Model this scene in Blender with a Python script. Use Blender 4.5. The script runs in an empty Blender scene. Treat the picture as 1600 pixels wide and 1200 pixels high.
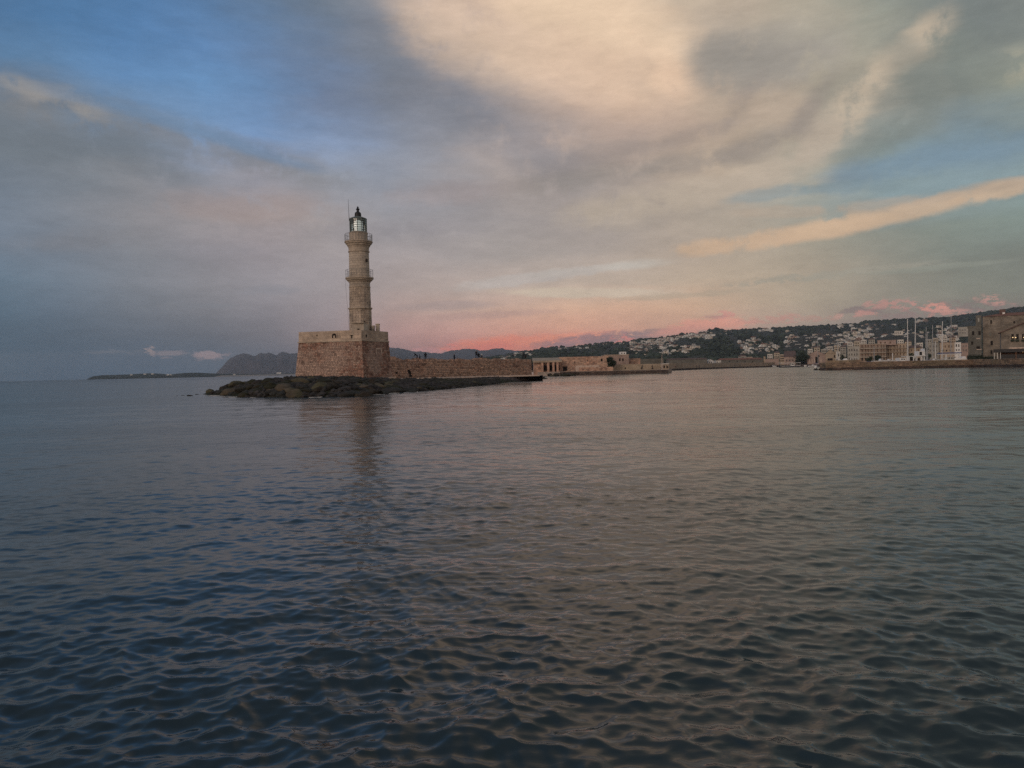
import bpy, bmesh, math, random
import numpy as np
from mathutils import Vector, Matrix, noise as mnoise
random.seed(7); rng = np.random.default_rng(7)
S = bpy.context.scene
COL = S.collection
PI = math.pi

# ------------------------------------------------------------------ camera
FPX = 1150.0            # focal length in pixels of the 1600 px wide frame
EYE = 2.0
PITCH = math.atan(21.7 / FPX); ROLL = math.atan(0.0213)
Fv = Vector((0, math.cos(PITCH), -math.sin(PITCH)))
U0 = Vector((0, math.sin(PITCH), math.cos(PITCH)))
R0 = Vector((1, 0, 0))
Rv = R0 * math.cos(ROLL) - U0 * math.sin(ROLL)
Uv = U0 * math.cos(ROLL) + R0 * math.sin(ROLL)
cam_d = bpy.data.cameras.new('camera'); cam = bpy.data.objects.new('camera', cam_d); COL.objects.link(cam)
cam.matrix_world = Matrix(((Rv.x, Uv.x, -Fv.x, 0), (Rv.y, Uv.y, -Fv.y, 0), (Rv.z, Uv.z, -Fv.z, EYE), (0, 0, 0, 1)))
cam_d.sensor_width = 36; cam_d.lens = 36 * FPX / 1600
cam_d.clip_start = 0.1; cam_d.clip_end = 60000
S.camera = cam

def ray(x, y):
    return Fv + Rv * ((x - 800) / FPX) + Uv * ((600 - y) / FPX)
def at(x, y, Y):                       # the point at depth Y (metres north of the camera) seen at pixel x, y
    r = ray(x, y); k = Y / r.y
    return Vector((r.x * k, Y, EYE + r.z * k))
def on(x, y, z=0.0):                   # the point at height z seen at pixel x, y
    r = ray(x, y); k = (z - EYE) / r.z
    return Vector((r.x * k, r.y * k, z))
def hor(x): return 595.34 - 0.0213 * x

# ------------------------------------------------------------------ world
def s2l(c):
    return tuple((v / 255 / 12.92 if v / 255 <= .04045 else ((v / 255 + .055) / 1.055) ** 2.4) for v in c)
SX = [0,100,200,300,400,500,600,700,800,900,1000,1100,1200,1300,1400,1500,1600]
SKY = {
-900:[(78,96,120)]*6+[(96,108,126)]*3+[(112,116,122)]*4+[(104,112,112)]*4,
-400:[(78,100,128),(80,104,132),(82,106,134),(84,106,132),(88,106,128),(94,108,124),(112,118,128),(132,130,130),(148,140,134),(150,142,134),(150,144,134),(142,138,128),(138,136,126),(128,130,122),(120,124,118),(112,118,114),(110,116,114)],
-150:[(74,104,136),(76,108,144),(78,110,146),(82,112,144),(90,112,136),(98,112,130),(128,130,134),(160,150,142),(182,164,148),(190,170,150),(188,168,148),(165,154,138),(165,155,138),(148,146,134),(130,134,124),(114,120,116),(116,121,117)],
10:[(72,106,142),(74,112,152),(76,115,158),(82,116,156),(92,114,140),(100,112,126),(135,135,140),(180,160,148),(205,178,155),(215,188,160),(212,185,158),(172,160,142),(188,170,148),(165,158,142),(135,140,130),(112,118,116),(120,124,120)],
60:[(74,112,150),(78,118,158),(84,122,164),(90,126,168),(94,120,155),(100,114,135),(118,122,130),(165,150,143),(200,176,155),(212,182,156),(215,183,156),(170,155,140),(170,156,138),(160,155,140),(145,142,128),(116,122,116),(130,132,122)],
120:[(115,128,140),(92,122,155),(92,128,168),(95,132,172),(96,128,165),(100,112,135),(108,115,128),(140,135,135),(175,156,143),(200,172,150),(213,180,152),(178,156,138),(150,140,126),(160,150,132),(150,142,128),(116,120,112),(135,138,125)],
180:[(98,102,108),(112,118,126),(100,125,152),(102,138,178),(100,132,172),(106,125,155),(112,118,132),(122,122,130),(140,132,132),(172,150,138),(180,155,138),(160,144,130),(155,142,126),(150,142,128),(125,128,122),(115,122,118),(116,126,126)],
230:[(98,106,114),(105,110,116),(112,114,118),(115,128,148),(114,140,175),(116,134,165),(118,126,144),(122,124,134),(150,138,134),(155,140,132),(140,128,124),(165,145,128),(160,142,126),(140,136,125),(112,128,130),(112,132,145),(110,130,140)],
290:[(100,110,122),(108,114,122),(118,118,122),(128,124,126),(135,125,125),(122,125,135),(120,126,140),(128,126,132),(135,128,128),(128,122,122),(138,128,122),(145,134,122),(140,136,128),(120,134,138),(118,140,150),(122,138,142),(128,142,140)],
340:[(98,108,122),(108,112,120),(118,117,121),(130,124,125),(140,128,126),(132,126,128),(124,124,132),(126,124,130),(130,125,127),(132,125,124),(136,128,124),(143,133,124),(142,134,126),(134,134,126),(126,132,124),(120,130,122),(116,128,122)],
390:[(94,106,120),(104,110,120),(112,114,120),(122,119,124),(130,123,127),(132,126,130),(134,128,132),(134,128,130),(136,130,130),(138,130,128),(142,132,126),(146,134,124),(144,134,122),(138,132,120),(130,128,118),(122,124,116),(118,120,112)],
430:[(84,102,118),(98,108,120),(108,112,120),(120,118,122),(128,124,128),(130,126,132),(136,130,134),(142,135,137),(150,142,140),(154,145,140),(152,142,134),(156,142,128),(155,142,128),(150,140,128),(140,136,124),(126,130,120),(120,126,118)],
470:[(78,100,118),(92,105,120),(104,110,120),(116,116,122),(126,122,128),(132,126,134),(142,132,135),(158,144,142),(168,152,146),(176,158,146),(178,156,142),(168,148,132),(158,144,130),(152,142,128),(142,134,122),(132,128,116),(126,122,110)],
505:[(76,98,116),(88,102,118),(100,108,120),(112,114,122),(122,119,126),(130,124,132),(148,130,136),(164,142,142),(178,146,138),(190,150,132),(186,148,134),(172,144,132),(158,138,128),(145,132,122),(138,122,116),(130,118,110),(128,116,108)],
535:[(72,97,118),(82,100,118),(92,104,120),(100,108,122),(115,114,124),(130,122,130),(155,128,132),(175,132,134),(200,136,128),(190,136,126),(165,132,128),(160,130,125),(150,130,124),(140,125,120),(135,120,115),(130,116,110),(126,114,108)],
560:[(70,98,118),(74,98,119),(80,99,119),(88,104,122),(100,107,120),(120,114,126),(146,123,130),(170,124,128),(180,124,120),(165,122,120),(152,122,120),(148,122,118),(142,122,116),(136,120,114),(130,116,112),(126,112,108),(122,110,106)],
595:[(69,96,117),(72,96,118),(78,98,118),(86,102,120),(98,105,118),(116,111,122),(138,118,126),(155,120,124),(162,120,118),(155,118,116),(146,118,116),(142,118,114),(138,118,112),(132,116,110),(126,112,108),(122,110,106),(118,108,104)]}
SY = sorted(SKY); SKA = np.array([SKY[y] for y in SY], float)
for j_, y_ in enumerate(SY):
    for i_, x_ in enumerate(SX):
        k_ = 1.07 if y_ < 200 else 1.12
        if y_ > 440: k_ = 1.12 - .06 * min(1, (y_ - 440) / 100)
        if x_ < 450 and y_ > 480: k_ = .93
        if x_ > 1250 and y_ > 350: k_ = 1.04
        if 450 < x_ < 1350 and 200 < y_ < 560: k_ *= 1.09
        if x_ < 450 and y_ > 250: k_ *= 1.04
        SKA[j_, i_] *= k_
        if 450 < x_ < 1350 and y_ > 200: SKA[j_, i_] *= (1.0, .985, .955)
        if 580 < x_ < 1150 and 460 < y_ < 590: SKA[j_, i_] *= (1.03, .99, .95)
def sky_px(x, y):
    x = min(max(x, 0), 1600); y = min(max(y, SY[0]), SY[-1])
    i = min(int(x / 100), 15); fx = x / 100 - i
    j = max(k for k in range(len(SY) - 1) if SY[k] <= y) if y > SY[0] else 0
    fy = (y - SY[j]) / (SY[j + 1] - SY[j])
    c = (SKA[j, i] * (1 - fx) + SKA[j, i + 1] * fx) * (1 - fy) + (SKA[j + 1, i] * (1 - fx) + SKA[j + 1, i + 1] * fx) * fy
    return c
def dir2px(az, el):
    d = Vector((math.sin(az) * math.cos(el), math.cos(az) * math.cos(el), math.sin(el)))
    w = max(d.dot(Fv), 0.05)
    return 800 + FPX * d.dot(Rv) / w, 600 - FPX * d.dot(Uv) / w
def px2ang(x, y):
    r = ray(x, y)
    return math.atan2(r.x, r.y), math.atan2(r.z, math.hypot(r.x, r.y))

W = bpy.data.worlds.new('World'); S.world = W; W.use_nodes = True
NT = W.node_tree; NT.nodes.clear()
class G:                                # a little node-graph writer
    def __init__(s, nt): s.nt = nt
    def n(s, t, **k):
        nd = s.nt.nodes.new(t)
        for a, v in k.items(): setattr(nd, a, v)
        return nd
    def l(s, a, b): s.nt.links.new(a, b)
    def put(s, sock, v):
        if isinstance(v, bpy.types.NodeSocket): s.l(v, sock)
        else: sock.default_value = v
    def m(s, op, a, b=0.0, c=None, clamp=False):
        nd = s.n('ShaderNodeMath', operation=op, use_clamp=clamp); s.put(nd.inputs[0], a); s.put(nd.inputs[1], b)
        if c is not None: s.put(nd.inputs[2], c)
        return nd.outputs[0]
    def mr(s, v, a, b, c=0.0, d=1.0, smooth=True):
        nd = s.n('ShaderNodeMapRange', interpolation_type='SMOOTHSTEP' if smooth else 'LINEAR'); s.put(nd.inputs[0], v)
        for i, q in enumerate((a, b, c, d)): s.put(nd.inputs[1 + i], q)
        return nd.outputs[0]
    def mix(s, f, a, b, mode='MIX'):
        nd = s.n('ShaderNodeMix', data_type='RGBA', blend_type=mode); s.put(nd.inputs['Factor'], f)
        for sk, v in ((nd.inputs[6], a), (nd.inputs[7], b)):
            s.put(sk, v if isinstance(v, bpy.types.NodeSocket) else (*v[:3], 1))
        return nd.outputs[2]
    def noise(s, vec, scale, detail=3.0, rough=.5, color=False):
        nd = s.n('ShaderNodeTexNoise'); s.put(nd.inputs['Vector'], vec)
        nd.inputs['Scale'].default_value = scale; nd.inputs['Detail'].default_value = detail; nd.inputs['Roughness'].default_value = rough
        return nd.outputs['Color' if color else 'Fac']
    def vec(s, x, y, z=0.0):
        nd = s.n('ShaderNodeCombineXYZ')
        for i, v in enumerate((x, y, z)): s.put(nd.inputs[i], v)
        return nd.outputs[0]
    def ramp(s, f, stops, interp='LINEAR'):
        nd = s.n('ShaderNodeValToRGB'); cr = nd.color_ramp; cr.interpolation = interp
        while len(cr.elements) < len(stops): cr.elements.new(0.5)
        for e, (p, c) in zip(cr.elements, stops): e.position = p; e.color = (*c[:3], 1)
        s.put(nd.inputs[0], f); return nd.outputs[0]
g = G(NT)
tc = g.n('ShaderNodeTexCoord'); sp = g.n('ShaderNodeSeparateXYZ'); g.l(tc.outputs['Generated'], sp.inputs[0])
az = g.m('ARCTAN2', sp.outputs[0], sp.outputs[1]); el = g.m('ARCSINE', sp.outputs[2])
# clouds drift in long streaks: the direction is bent by stretched noise before the colours are looked up
stretched = g.n('ShaderNodeMapping'); g.l(tc.outputs['Generated'], stretched.inputs[0]); stretched.inputs['Scale'].default_value = (1, 1, 3.2)
stretched.inputs['Rotation'].default_value = (0, math.radians(-9), 0)
n1 = g.noise(stretched.outputs[0], 5.5, 5, .55, True); n2 = g.noise(stretched.outputs[0], 16, 5, .6, True)
def sep(c):
    nd = g.n('ShaderNodeSeparateColor'); g.l(c, nd.inputs[0]); return nd.outputs
a1, a2 = sep(n1), sep(n2)
lift = g.mr(el, 0.0, 0.28, 0.10, 1.0)
def warp(base, c1, c2, k1, k2):
    w = g.m('ADD', g.m('MULTIPLY', g.m('SUBTRACT', c1, .5), k1), g.m('MULTIPLY', g.m('SUBTRACT', c2, .5), k2))
    return g.m('ADD', base, g.m('MULTIPLY', w, lift))
azw = warp(az, a1[0], a2[0], .10, .05); elw = warp(el, a1[1], a2[1], .050, .028)
AZR = 0.78; AZN = 21
t = g.m('DIVIDE', g.m('ADD', azw, AZR), 2 * AZR, clamp=True)
rows_el = [0.0, .012, .03, .052, .08, .115, .155, .20, .25, .30, .35, .40, .46, .55, .75, 1.1]
prev = None
for k, e in enumerate(rows_el):
    stops = []
    for i in range(AZN):
        A = -AZR + 2 * AZR * i / (AZN - 1)
        x, y = dir2px(A, e); stops.append((i / (AZN - 1), s2l(sky_px(x, y))))
    c = g.ramp(t, stops)
    if prev is None: prev = c
    else: prev = g.mix(g.mr(elw, rows_el[k - 1], e, smooth=False), prev, c)
front = prev
# shaped clouds: x, y, half length, half height (pixels), tilt (deg), sRGB colour, opacity, raggedness
def stroke(pts, hw, c, op, rag=.3):
    out = []
    for (xa, ya), (xb, yb) in zip(pts[:-1], pts[1:]):
        L = math.hypot(xb-xa, yb-ya); out.append(((xa+xb)/2, (ya+yb)/2, L*.72, hw, math.degrees(math.atan2(ya-yb, xb-xa)), c, op, rag))
    return out
CL = stroke([(560,40),(640,110),(760,190),(900,262)], 36, (112,119,132), .45) \
   + stroke([(600,-10),(690,70),(800,150),(900,200)], 26, (150,140,136), .35) \
   + stroke([(640,10),(760,60),(900,95),(1050,120)], 52, (222,194,168), .6) \
   + stroke([(780,-20),(900,10),(1040,50),(1075,110)], 40, (234,206,176), .65) \
   + [(1055,118,34,44,60,(236,202,172),.75,.3)] \
   + stroke([(1090,150),(1190,160),(1270,190)], 34, (190,170,150), .7) \
   + stroke([(1100,95),(1180,85),(1300,75)], 40, (156,149,140), .8, .4) + [(1170,88,95,40,-4,(150,143,134),.75,.35), (1130,20,90,16,10,(186,170,152),.6,.5), (1290,30,80,14,20,(168,160,144),.5,.5)] \
   + stroke([(1480,30),(1410,90),(1350,140),(1305,205)], 22, (198,180,157), .85, .4) \
   + stroke([(1310,190),(1250,245),(1150,290),(1030,315),(900,335)], 22, (186,170,152), .75, .35) \
   + stroke([(1290,140),(1240,205),(1130,245),(980,270),(820,290)], 15, (142,133,126), .55, .4) \
   + stroke([(1180,130),(1130,200),(1010,230),(900,245)], 12, (140,130,126), .35, .4) \
   + stroke([(1400,60),(1450,150),(1400,210),(1320,250)], 24, (120,126,120), .5, .4) \
   + [(1590,100,30,24,30,(176,170,148),.6,.6), (1560,30,60,40,0,(112,118,116),.5,.4)] \
   + stroke([(1290,285),(1390,262),(1490,244),(1620,225)], 19, (120,143,160), .7, .4) \
   + stroke([(1150,312),(1260,296),(1400,290)], 9, (128,146,152), .5, .5) \
   + stroke([(0,150),(120,175),(260,205),(400,248),(520,280)], 22, (128,126,126), .5, .5) \
   + stroke([(0,128),(70,150),(160,178)], 14, (158,152,146), .6, .5) \
   + stroke([(90,150),(220,180),(340,215),(480,262)], 9, (104,136,170), .45, .5) \
   + stroke([(0,215),(160,225),(300,270)], 26, (104,112,120), .5, .4) \
   + [(395,325,140,20,-4,(158,142,138),.6,.6), (200,370,180,14,4,(128,126,130),.4,.6), (700,303,110,13,5,(160,146,144),.5,.5), (560,360,200,14,0,(140,134,138),.35,.6)] \
   + stroke([(1068,390),(1150,380),(1250,365),(1360,348)], 12, (204,172,142), .85, .55) \
   + stroke([(1250,360),(1380,338),(1500,312),(1620,284)], 13, (206,176,146), .8, .65) \
   + stroke([(1160,335),(1300,328),(1450,312),(1600,280)], 9, (180,160,140), .5, .6) + [
 (820,436,120,8,8,(190,180,174),.75,.7),(900,424,90,6,6,(188,178,170),.65,.8),(985,414,60,5,5,(192,184,174),.7,.5),(920,457,150,7,0,(206,188,168),.85,.5),(1060,462,120,4,4,(178,162,142),.5,.7),
 (1290,430,190,6,6,(160,154,140),.6,.7),(1470,417,120,4,6,(148,150,138),.5,.7),(420,454,55,6,2,(140,138,145),.6,.7),(300,478,60,5,0,(126,128,136),.5,.7),
 (690,478,90,6,2,(168,150,148),.5,.8),(760,492,120,5,3,(186,152,144),.5,.8),
 (830,534,140,12,4,(232,150,128),.8,.4),(800,537,110,10,4,(240,140,116),.9,.35),(880,530,90,7,5,(240,150,122),.85,.4),(755,545,60,6,6,(236,134,116),.85,.4),(702,543,13,7,15,(232,138,126),.75,.8),(900,505,200,18,3,(206,166,146),.25,.5),(672,549,24,5,0,(215,150,148),.6,.8),
 (925,531,110,8,6,(142,118,124),.8,.6),(1040,521,120,7,5,(150,124,124),.7,.7),(893,534,18,3,0,(196,138,132),.7,.5),
 (970,530,18,7,4,(232,140,128),.8,1.),(1088,509,62,9,11,(228,160,140),.9,.5),(1060,517,60,6,8,(214,152,136),.8,.6),(1130,492,12,6,0,(212,146,136),.8,.7),(1116,496,14,3,0,(158,134,130),.4,.9),
 (1138,506,44,8,3,(228,160,140),.9,.6),(1190,501,42,5,2,(196,146,132),.7,1.),(1235,497,22,7,0,(196,144,132),.7,1.),(1285,497,30,5,0,(186,140,126),.6,1.),(1312,494,8,4,0,(196,152,138),.8,.8),
 (1345,485,40,5,2,(132,112,112),.7,1.),(1372,474,24,8,0,(194,142,132),.75,1.2),(1412,477,38,9,-2,(196,142,132),.8,1.2),(1350,490,14,5,0,(202,146,134),.8,1.),
 (1500,482,100,10,2,(134,116,112),.8,1.),(1462,483,32,10,-10,(218,150,134),.85,1.2),(1490,487,40,6,-3,(200,146,132),.7,1.2),(1550,468,30,8,0,(202,150,138),.8,1.2),(1420,492,60,5,2,(150,122,118),.6,1.),
 (232,548,10,8,0,(168,148,146),.8,.7),(262,552,36,3,2,(140,130,136),.8,.5),(185,550,40,3,0,(112,116,126),.6,.8),(328,555,26,5,2,(166,144,146),.8,.7),(260,560,8,2,0,(140,128,134),.6,.8),
]
nr = g.noise(tc.outputs['Generated'], 26, 6, .62)
nz = g.m('MAXIMUM', g.m('SUBTRACT', nr, .44), 0.0)
flat = g.n('ShaderNodeMapping'); g.l(tc.outputs['Generated'], flat.inputs[0]); flat.inputs['Scale'].default_value = (1, 1, 2.6)
nz2 = g.m('MAXIMUM', g.m('SUBTRACT', g.noise(flat.outputs[0], 75, 6, .68), .43), 0.0)
fine = g.noise(stretched.outputs[0], 42, 6, .65, True); f_ = sep(fine)
az3 = g.m('ADD', az, g.m('MULTIPLY', g.m('SUBTRACT', f_[0], .5), .06)); el3 = g.m('ADD', el, g.m('MULTIPLY', g.m('SUBTRACT', f_[1], .5), .012))
bigv = g.vec(g.m('MULTIPLY', g.m('ADD', azw, az), .5), g.m('MULTIPLY', g.m('ADD', elw, el), .5), nz); lowv = g.vec(az3, el3, nz2)
cur = front
for (x, y, rx, ry, rot, c, op, rag) in CL:
    A, E = px2ang(x, y); A2, E2 = px2ang(x + rx * .5 * math.cos(math.radians(rot)), y - rx * .5 * math.sin(math.radians(rot)))
    half = 2 * math.hypot(A2 - A, E2 - E); ang = math.atan2(E2 - E, A2 - A)
    A3, E3 = px2ang(x, y - ry * .5); hh = 2 * math.hypot(A3 - A, E3 - E)
    mp = g.n('ShaderNodeMapping', vector_type='TEXTURE'); g.l(lowv if y > 420 else bigv, mp.inputs[0])
    mp.inputs['Location'].default_value = (A, E, 0.0); mp.inputs['Rotation'].default_value = (0, 0, ang)
    big = y < 420 and not (x > 1060 and y > 280); rag = rag * .4 if (ry <= 8 and x < 1100 and y < 500) else rag; kb = 1.25 if big else 1.0
    mp.inputs['Scale'].default_value = (half * 1.25 * (1.15 if big else 1), hh * 1.6 * kb, (.13 if big else .17) / rag)
    gt = g.n('ShaderNodeTexGradient', gradient_type='SPHERICAL'); g.l(mp.outputs[0], gt.inputs[0])
    f = g.mr(gt.outputs['Fac'], 0.0, 0.78 if big else 0.55, 0.0, op)
    cur = g.mix(f, cur, s2l(c))
# the sky behind the camera: the afterglow low down, blue grey above
glow = g.ramp(g.m('DIVIDE', el, 1.5, clamp=True), [(0, s2l((214,176,150))), (.12, s2l((205,176,156))), (.35, s2l((150,148,150))), (1, s2l((84,104,132)))])
cur = g.mix(g.mr(g.m('ABSOLUTE', az), 0.9, 2.2), cur, glow)
cur = g.mix(g.mr(el, 0.9, 1.45), cur, s2l((84,104,132)))
tex = g.m('MULTIPLY_ADD', g.noise(stretched.outputs[0], 9, 8, .66), .46, .77)
tex = g.m('MULTIPLY', tex, g.m('MULTIPLY_ADD', g.noise(stretched.outputs[0], 34, 6, .7), .26, .87))
cur = g.mix(1.0, cur, g.vec(tex, tex, tex), 'MULTIPLY')
nish = g.n('ShaderNodeTexSky', sky_type='NISHITA', sun_disc=False); nish.sun_elevation = math.radians(14); nish.sun_rotation = math.radians(216)
nish.air_density = 1.2; nish.dust_density = 2.0
skymul = g.mix(1.0, nish.outputs[0], (.004, .004, .004), 'MULTIPLY')
cur = g.mix(1.0, cur, skymul, 'ADD')
bg = g.n('ShaderNodeBackground'); g.l(cur, bg.inputs[0]); bg.inputs[1].default_value = 1.0
wo = g.n('ShaderNodeOutputWorld'); g.l(bg.outputs[0], wo.inputs[0])
W.cycles.sampling_method = 'MANUAL'; W.cycles.sample_map_resolution = 512

# ------------------------------------------------------------------ sun: the last warm light, very soft, from behind the left shoulder
sd = bpy.data.lights.new('sun', 'SUN'); sun = bpy.data.objects.new('sun', sd); COL.objects.link(sun)
sd.energy = 0.85; sd.angle = math.radians(25); sd.color = (1.0, .80, .66)
sun_el, sun_az = math.radians(14), math.radians(216)    # azimuth clockwise from +Y (north)
dsun = Vector((math.sin(sun_az) * math.cos(sun_el), math.cos(sun_az) * math.cos(sun_el), math.sin(sun_el)))
sun.rotation_euler = dsun.to_track_quat('Z', 'Y').to_euler()

vs = S.view_settings; vs.view_transform = 'Standard'; vs.look = 'None'; vs.gamma = 1; vs.exposure = 0.0; vs.use_curve_mapping = False
S.render.engine = 'CYCLES'
S.cycles.use_denoising = False; S.cycles.use_adaptive_sampling = False
S.cycles.max_bounces = 5; S.cycles.diffuse_bounces = 2; S.cycles.glossy_bounces = 3; S.cycles.volume_bounces = 0
S.cycles.transmission_bounces = 4; S.cycles.transparent_max_bounces = 6; S.cycles.sample_clamp_indirect = 4

# ------------------------------------------------------------------ helpers
def tag(o, label=None, cat=None, group=None, kind=None):
    if label: o['label'] = label
    if cat: o['category'] = cat
    if group: o['group'] = group
    if kind: o['kind'] = kind
    return o
def empty(name, loc, label, cat, group=None, rz=0):
    o = bpy.data.objects.new(name, None); COL.objects.link(o); o.location = loc; o.rotation_euler = (0, 0, rz); o.empty_display_size = .2
    return tag(o, label, cat, group)
class MB:
    def __init__(s): s.v = []; s.f = []; s.mi = []
    def add(s, vs, fs, mi=0):
        b = len(s.v); s.v += [tuple(v) for v in vs]; s.f += [tuple(b + i for i in f) for f in fs]; s.mi += [mi] * len(fs)
    def box(s, a, b, mi=0):
        (x0, y0, z0), (x1, y1, z1) = a, b
        s.add([(x0,y0,z0),(x1,y0,z0),(x1,y1,z0),(x0,y1,z0),(x0,y0,z1),(x1,y0,z1),(x1,y1,z1),(x0,y1,z1)],
              [(0,3,2,1),(4,5,6,7),(0,1,5,4),(1,2,6,5),(2,3,7,6),(3,0,4,7)], mi)
    def hexa(s, p, mi=0):   # 8 points: bottom ring then top ring
        s.add(p, [(0,3,2,1),(4,5,6,7),(0,1,5,4),(1,2,6,5),(2,3,7,6),(3,0,4,7)], mi)
    def tube(s, pts, r, n=6, mi=0, r2=None):
        pts = [Vector(p) for p in pts]; rings = []
        for i, p in enumerate(pts):
            d = (pts[min(i + 1, len(pts) - 1)] - pts[max(i - 1, 0)]).normalized()
            u = d.cross(Vector((0, 0, 1))); u = u if u.length > .01 else d.cross(Vector((0, 1, 0))); u.normalize(); w = u.cross(d)
            rr = r if r2 is None else r + (r2 - r) * i / (len(pts) - 1)
            rings.append([p + (u * math.cos(2*PI*k/n) + w * math.sin(2*PI*k/n)) * rr for k in range(n)])
        vs = [v for rg in rings for v in rg]; fs = []
        for i in range(len(pts) - 1):
            for k in range(n): fs.append((i*n+k, i*n+(k+1)%n, (i+1)*n+(k+1)%n, (i+1)*n+k))
        fs += [tuple(range(n)), tuple((len(pts)-1)*n + k for k in reversed(range(n)))]
        s.add(vs, fs, mi)
    def lathe(s, prof, n=32, mi=0, rot=0.0, c=(0, 0)):   # prof: (radius, z)
        vs = []; fs = []
        for r, z in prof:
            for k in range(n):
                a = rot + 2*PI*k/n; vs.append((c[0] + r*math.cos(a), c[1] + r*math.sin(a), z))
        for i in range(len(prof) - 1):
            for k in range(n): fs.append((i*n+k, i*n+(k+1)%n, (i+1)*n+(k+1)%n, (i+1)*n+k))
        fs += [tuple(reversed(range(n))), tuple((len(prof)-1)*n + k for k in range(n))]
        s.add(vs, fs, mi)
    def mesh(s, name, mats, smooth=False):
        m = bpy.data.meshes.new(name); m.from_pydata(s.v, [], s.f)
        for q in (mats if isinstance(mats, (list, tuple)) else [mats]): m.materials.append(q)
        m.polygons.foreach_set('material_index', s.mi)
        if smooth: m.polygons.foreach_set('use_smooth', [True] * len(s.f))
        m.update(); return m
    def build(s, name, mats, parent=None, loc=None, smooth=False, kind=None):
        o = bpy.data.objects.new(name, s.mesh(name, mats, smooth)); COL.objects.link(o)
        if parent is not None: o.parent = parent
        if loc is not None: o.location = loc
        if kind: o['kind'] = kind
        return o
def inst(name, mesh, parent=None, loc=(0, 0, 0), rz=0, sc=(1, 1, 1)):
    o = bpy.data.objects.new(name, mesh); COL.objects.link(o); o.location = loc; o.rotation_euler = (0, 0, rz); o.scale = sc
    if parent is not None: o.parent = parent
    return o
def copy_tree(o, parent=None):
    c = o.copy(); COL.objects.link(c); c.parent = parent
    for ch in list(o.children): copy_tree(ch, c)
    return c

# ------------------------------------------------------------------ materials
def mat(name, col, rough=.85, var=.25, scale=2.0, bump=0.0, island=0.0, col2=None, stain=0.0, metal=0.0, spec=.3, tint=None):
    m = bpy.data.materials.new(name); m.use_nodes = True; nt = m.node_tree; nt.nodes.clear(); q = G(nt)
    ob = q.n('ShaderNodeNewGeometry'); pos = ob.outputs['Position']
    na = q.noise(pos, scale, 5, .6); nb = q.noise(pos, scale * .17, 3, .55)
    lo = tuple(v * (1 - var) for v in col); hi = tuple(min(v * (1 + var), 1) for v in col)
    c = q.mix(q.mr(na, .3, .7), lo, hi)
    if col2: c = q.mix(q.mr(nb, .42, .6), c, col2)
    if island:
        r = q.n('ShaderNodeNewGeometry').outputs['Random Per Island']
        c = q.mix(1.0, c, q.ramp(r, [(0, (1-island,)*3), (.5, (1, 1, 1)), (.9, (1+island*.6, 1+island*.5, 1+island*.35)), (1, (1+island*1.3, 1+island*1.2, 1+island))]), 'MULTIPLY')
        if tint: c = q.mix(q.mr(q.m('FRACT', q.m('MULTIPLY', r, 37.0)), .55, .95), c, tint)
    if stain:
        st = q.noise(pos, scale * .45, 6, .7); c = q.mix(q.m('MULTIPLY', q.mr(st, .52, .68), stain), c, tuple(v * .35 for v in col))
    b = q.n('ShaderNodeBsdfPrincipled'); q.l(c, b.inputs['Base Color']); b.inputs['Roughness'].default_value = rough
    b.inputs['Metallic'].default_value = metal; b.inputs['Specular IOR Level'].default_value = spec
    if bump:
        bp = q.n('ShaderNodeBump'); bp.inputs['Strength'].default_value = min(bump, 1); bp.inputs['Distance'].default_value = .08
        q.l(q.noise(pos, scale * 2.3, 6, .65), bp.inputs['Height']); q.l(bp.outputs[0], b.inputs['Normal'])
    o = q.n('ShaderNodeOutputMaterial'); q.l(b.outputs[0], o.inputs[0]); return m
M = {}
M['fort'] = mat('weathered_red_masonry', (.30,.175,.135), var=.4, scale=1.4, bump=.7, island=.34, col2=(.44,.325,.27), stain=.75, tint=(.42,.31,.25))
M['fort_core'] = mat('mortar', (.33,.23,.185), var=.25, scale=3, bump=.5)
M['parapet'] = mat('pale_sandstone', (.50,.40,.315), var=.22, scale=.9, bump=.5, island=.16, stain=.35)
M['tower'] = mat('tower_limestone', (.45,.385,.315), var=.22, scale=.8, bump=.35, island=.16, stain=.45, col2=(.53,.46,.38))
M['towerold'] = mat('tower_limestone_worn', (.42,.35,.285), var=.32, scale=.8, bump=.6, island=.2, stain=.6, col2=(.50,.41,.32))
M['moulding'] = mat('moulding_stone', (.48,.40,.315), var=.2, scale=1.6, bump=.4, stain=.5)
M['rubble'] = mat('rubble_wall_stone', (.42,.27,.205), var=.3, scale=1.2, bump=.7, island=.45, col2=(.50,.345,.26), stain=.3, tint=(.50,.36,.28))
M['palestone'] = mat('pale_ledge_stone', (.58,.46,.38), var=.2, scale=1.2, bump=.4)
M['rock'] = mat('wet_dark_rock', (.038,.031,.024), var=.5, scale=1.3, bump=1, col2=(.036,.036,.022), rough=.85, spec=.15)
M['rock2'] = mat('lighter_brown_rock', (.095,.078,.056), var=.4, scale=1.2, bump=1, col2=(.085,.08,.05), rough=.85, spec=.15)  # lighter brown tone for some of the boulders
M['rock3'] = mat('grey_rock', (.048,.044,.042), var=.5, scale=1.4, bump=1, col2=(.04,.041,.036), rough=.85, spec=.15)
M['darkquay'] = mat('tide_stained_quay', (.085,.062,.055), var=.4, scale=1.1, bump=.8, col2=(.06,.05,.048), island=.3)
M['whouse'] = mat('warehouse_stone', (.235,.205,.17), var=.25, scale=.5, stain=.5, bump=.4, island=.15)
M['quay'] = mat('quay_masonry', (.25,.18,.13), var=.35, scale=.8, bump=.7, island=.35, col2=(.21,.17,.12), stain=.5)
M['paving'] = mat('quay_paving', (.36,.29,.24), var=.2, scale=.7, bump=.3)
M['dark'] = mat('dark_void', (.022,.017,.015), var=.2)
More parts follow.
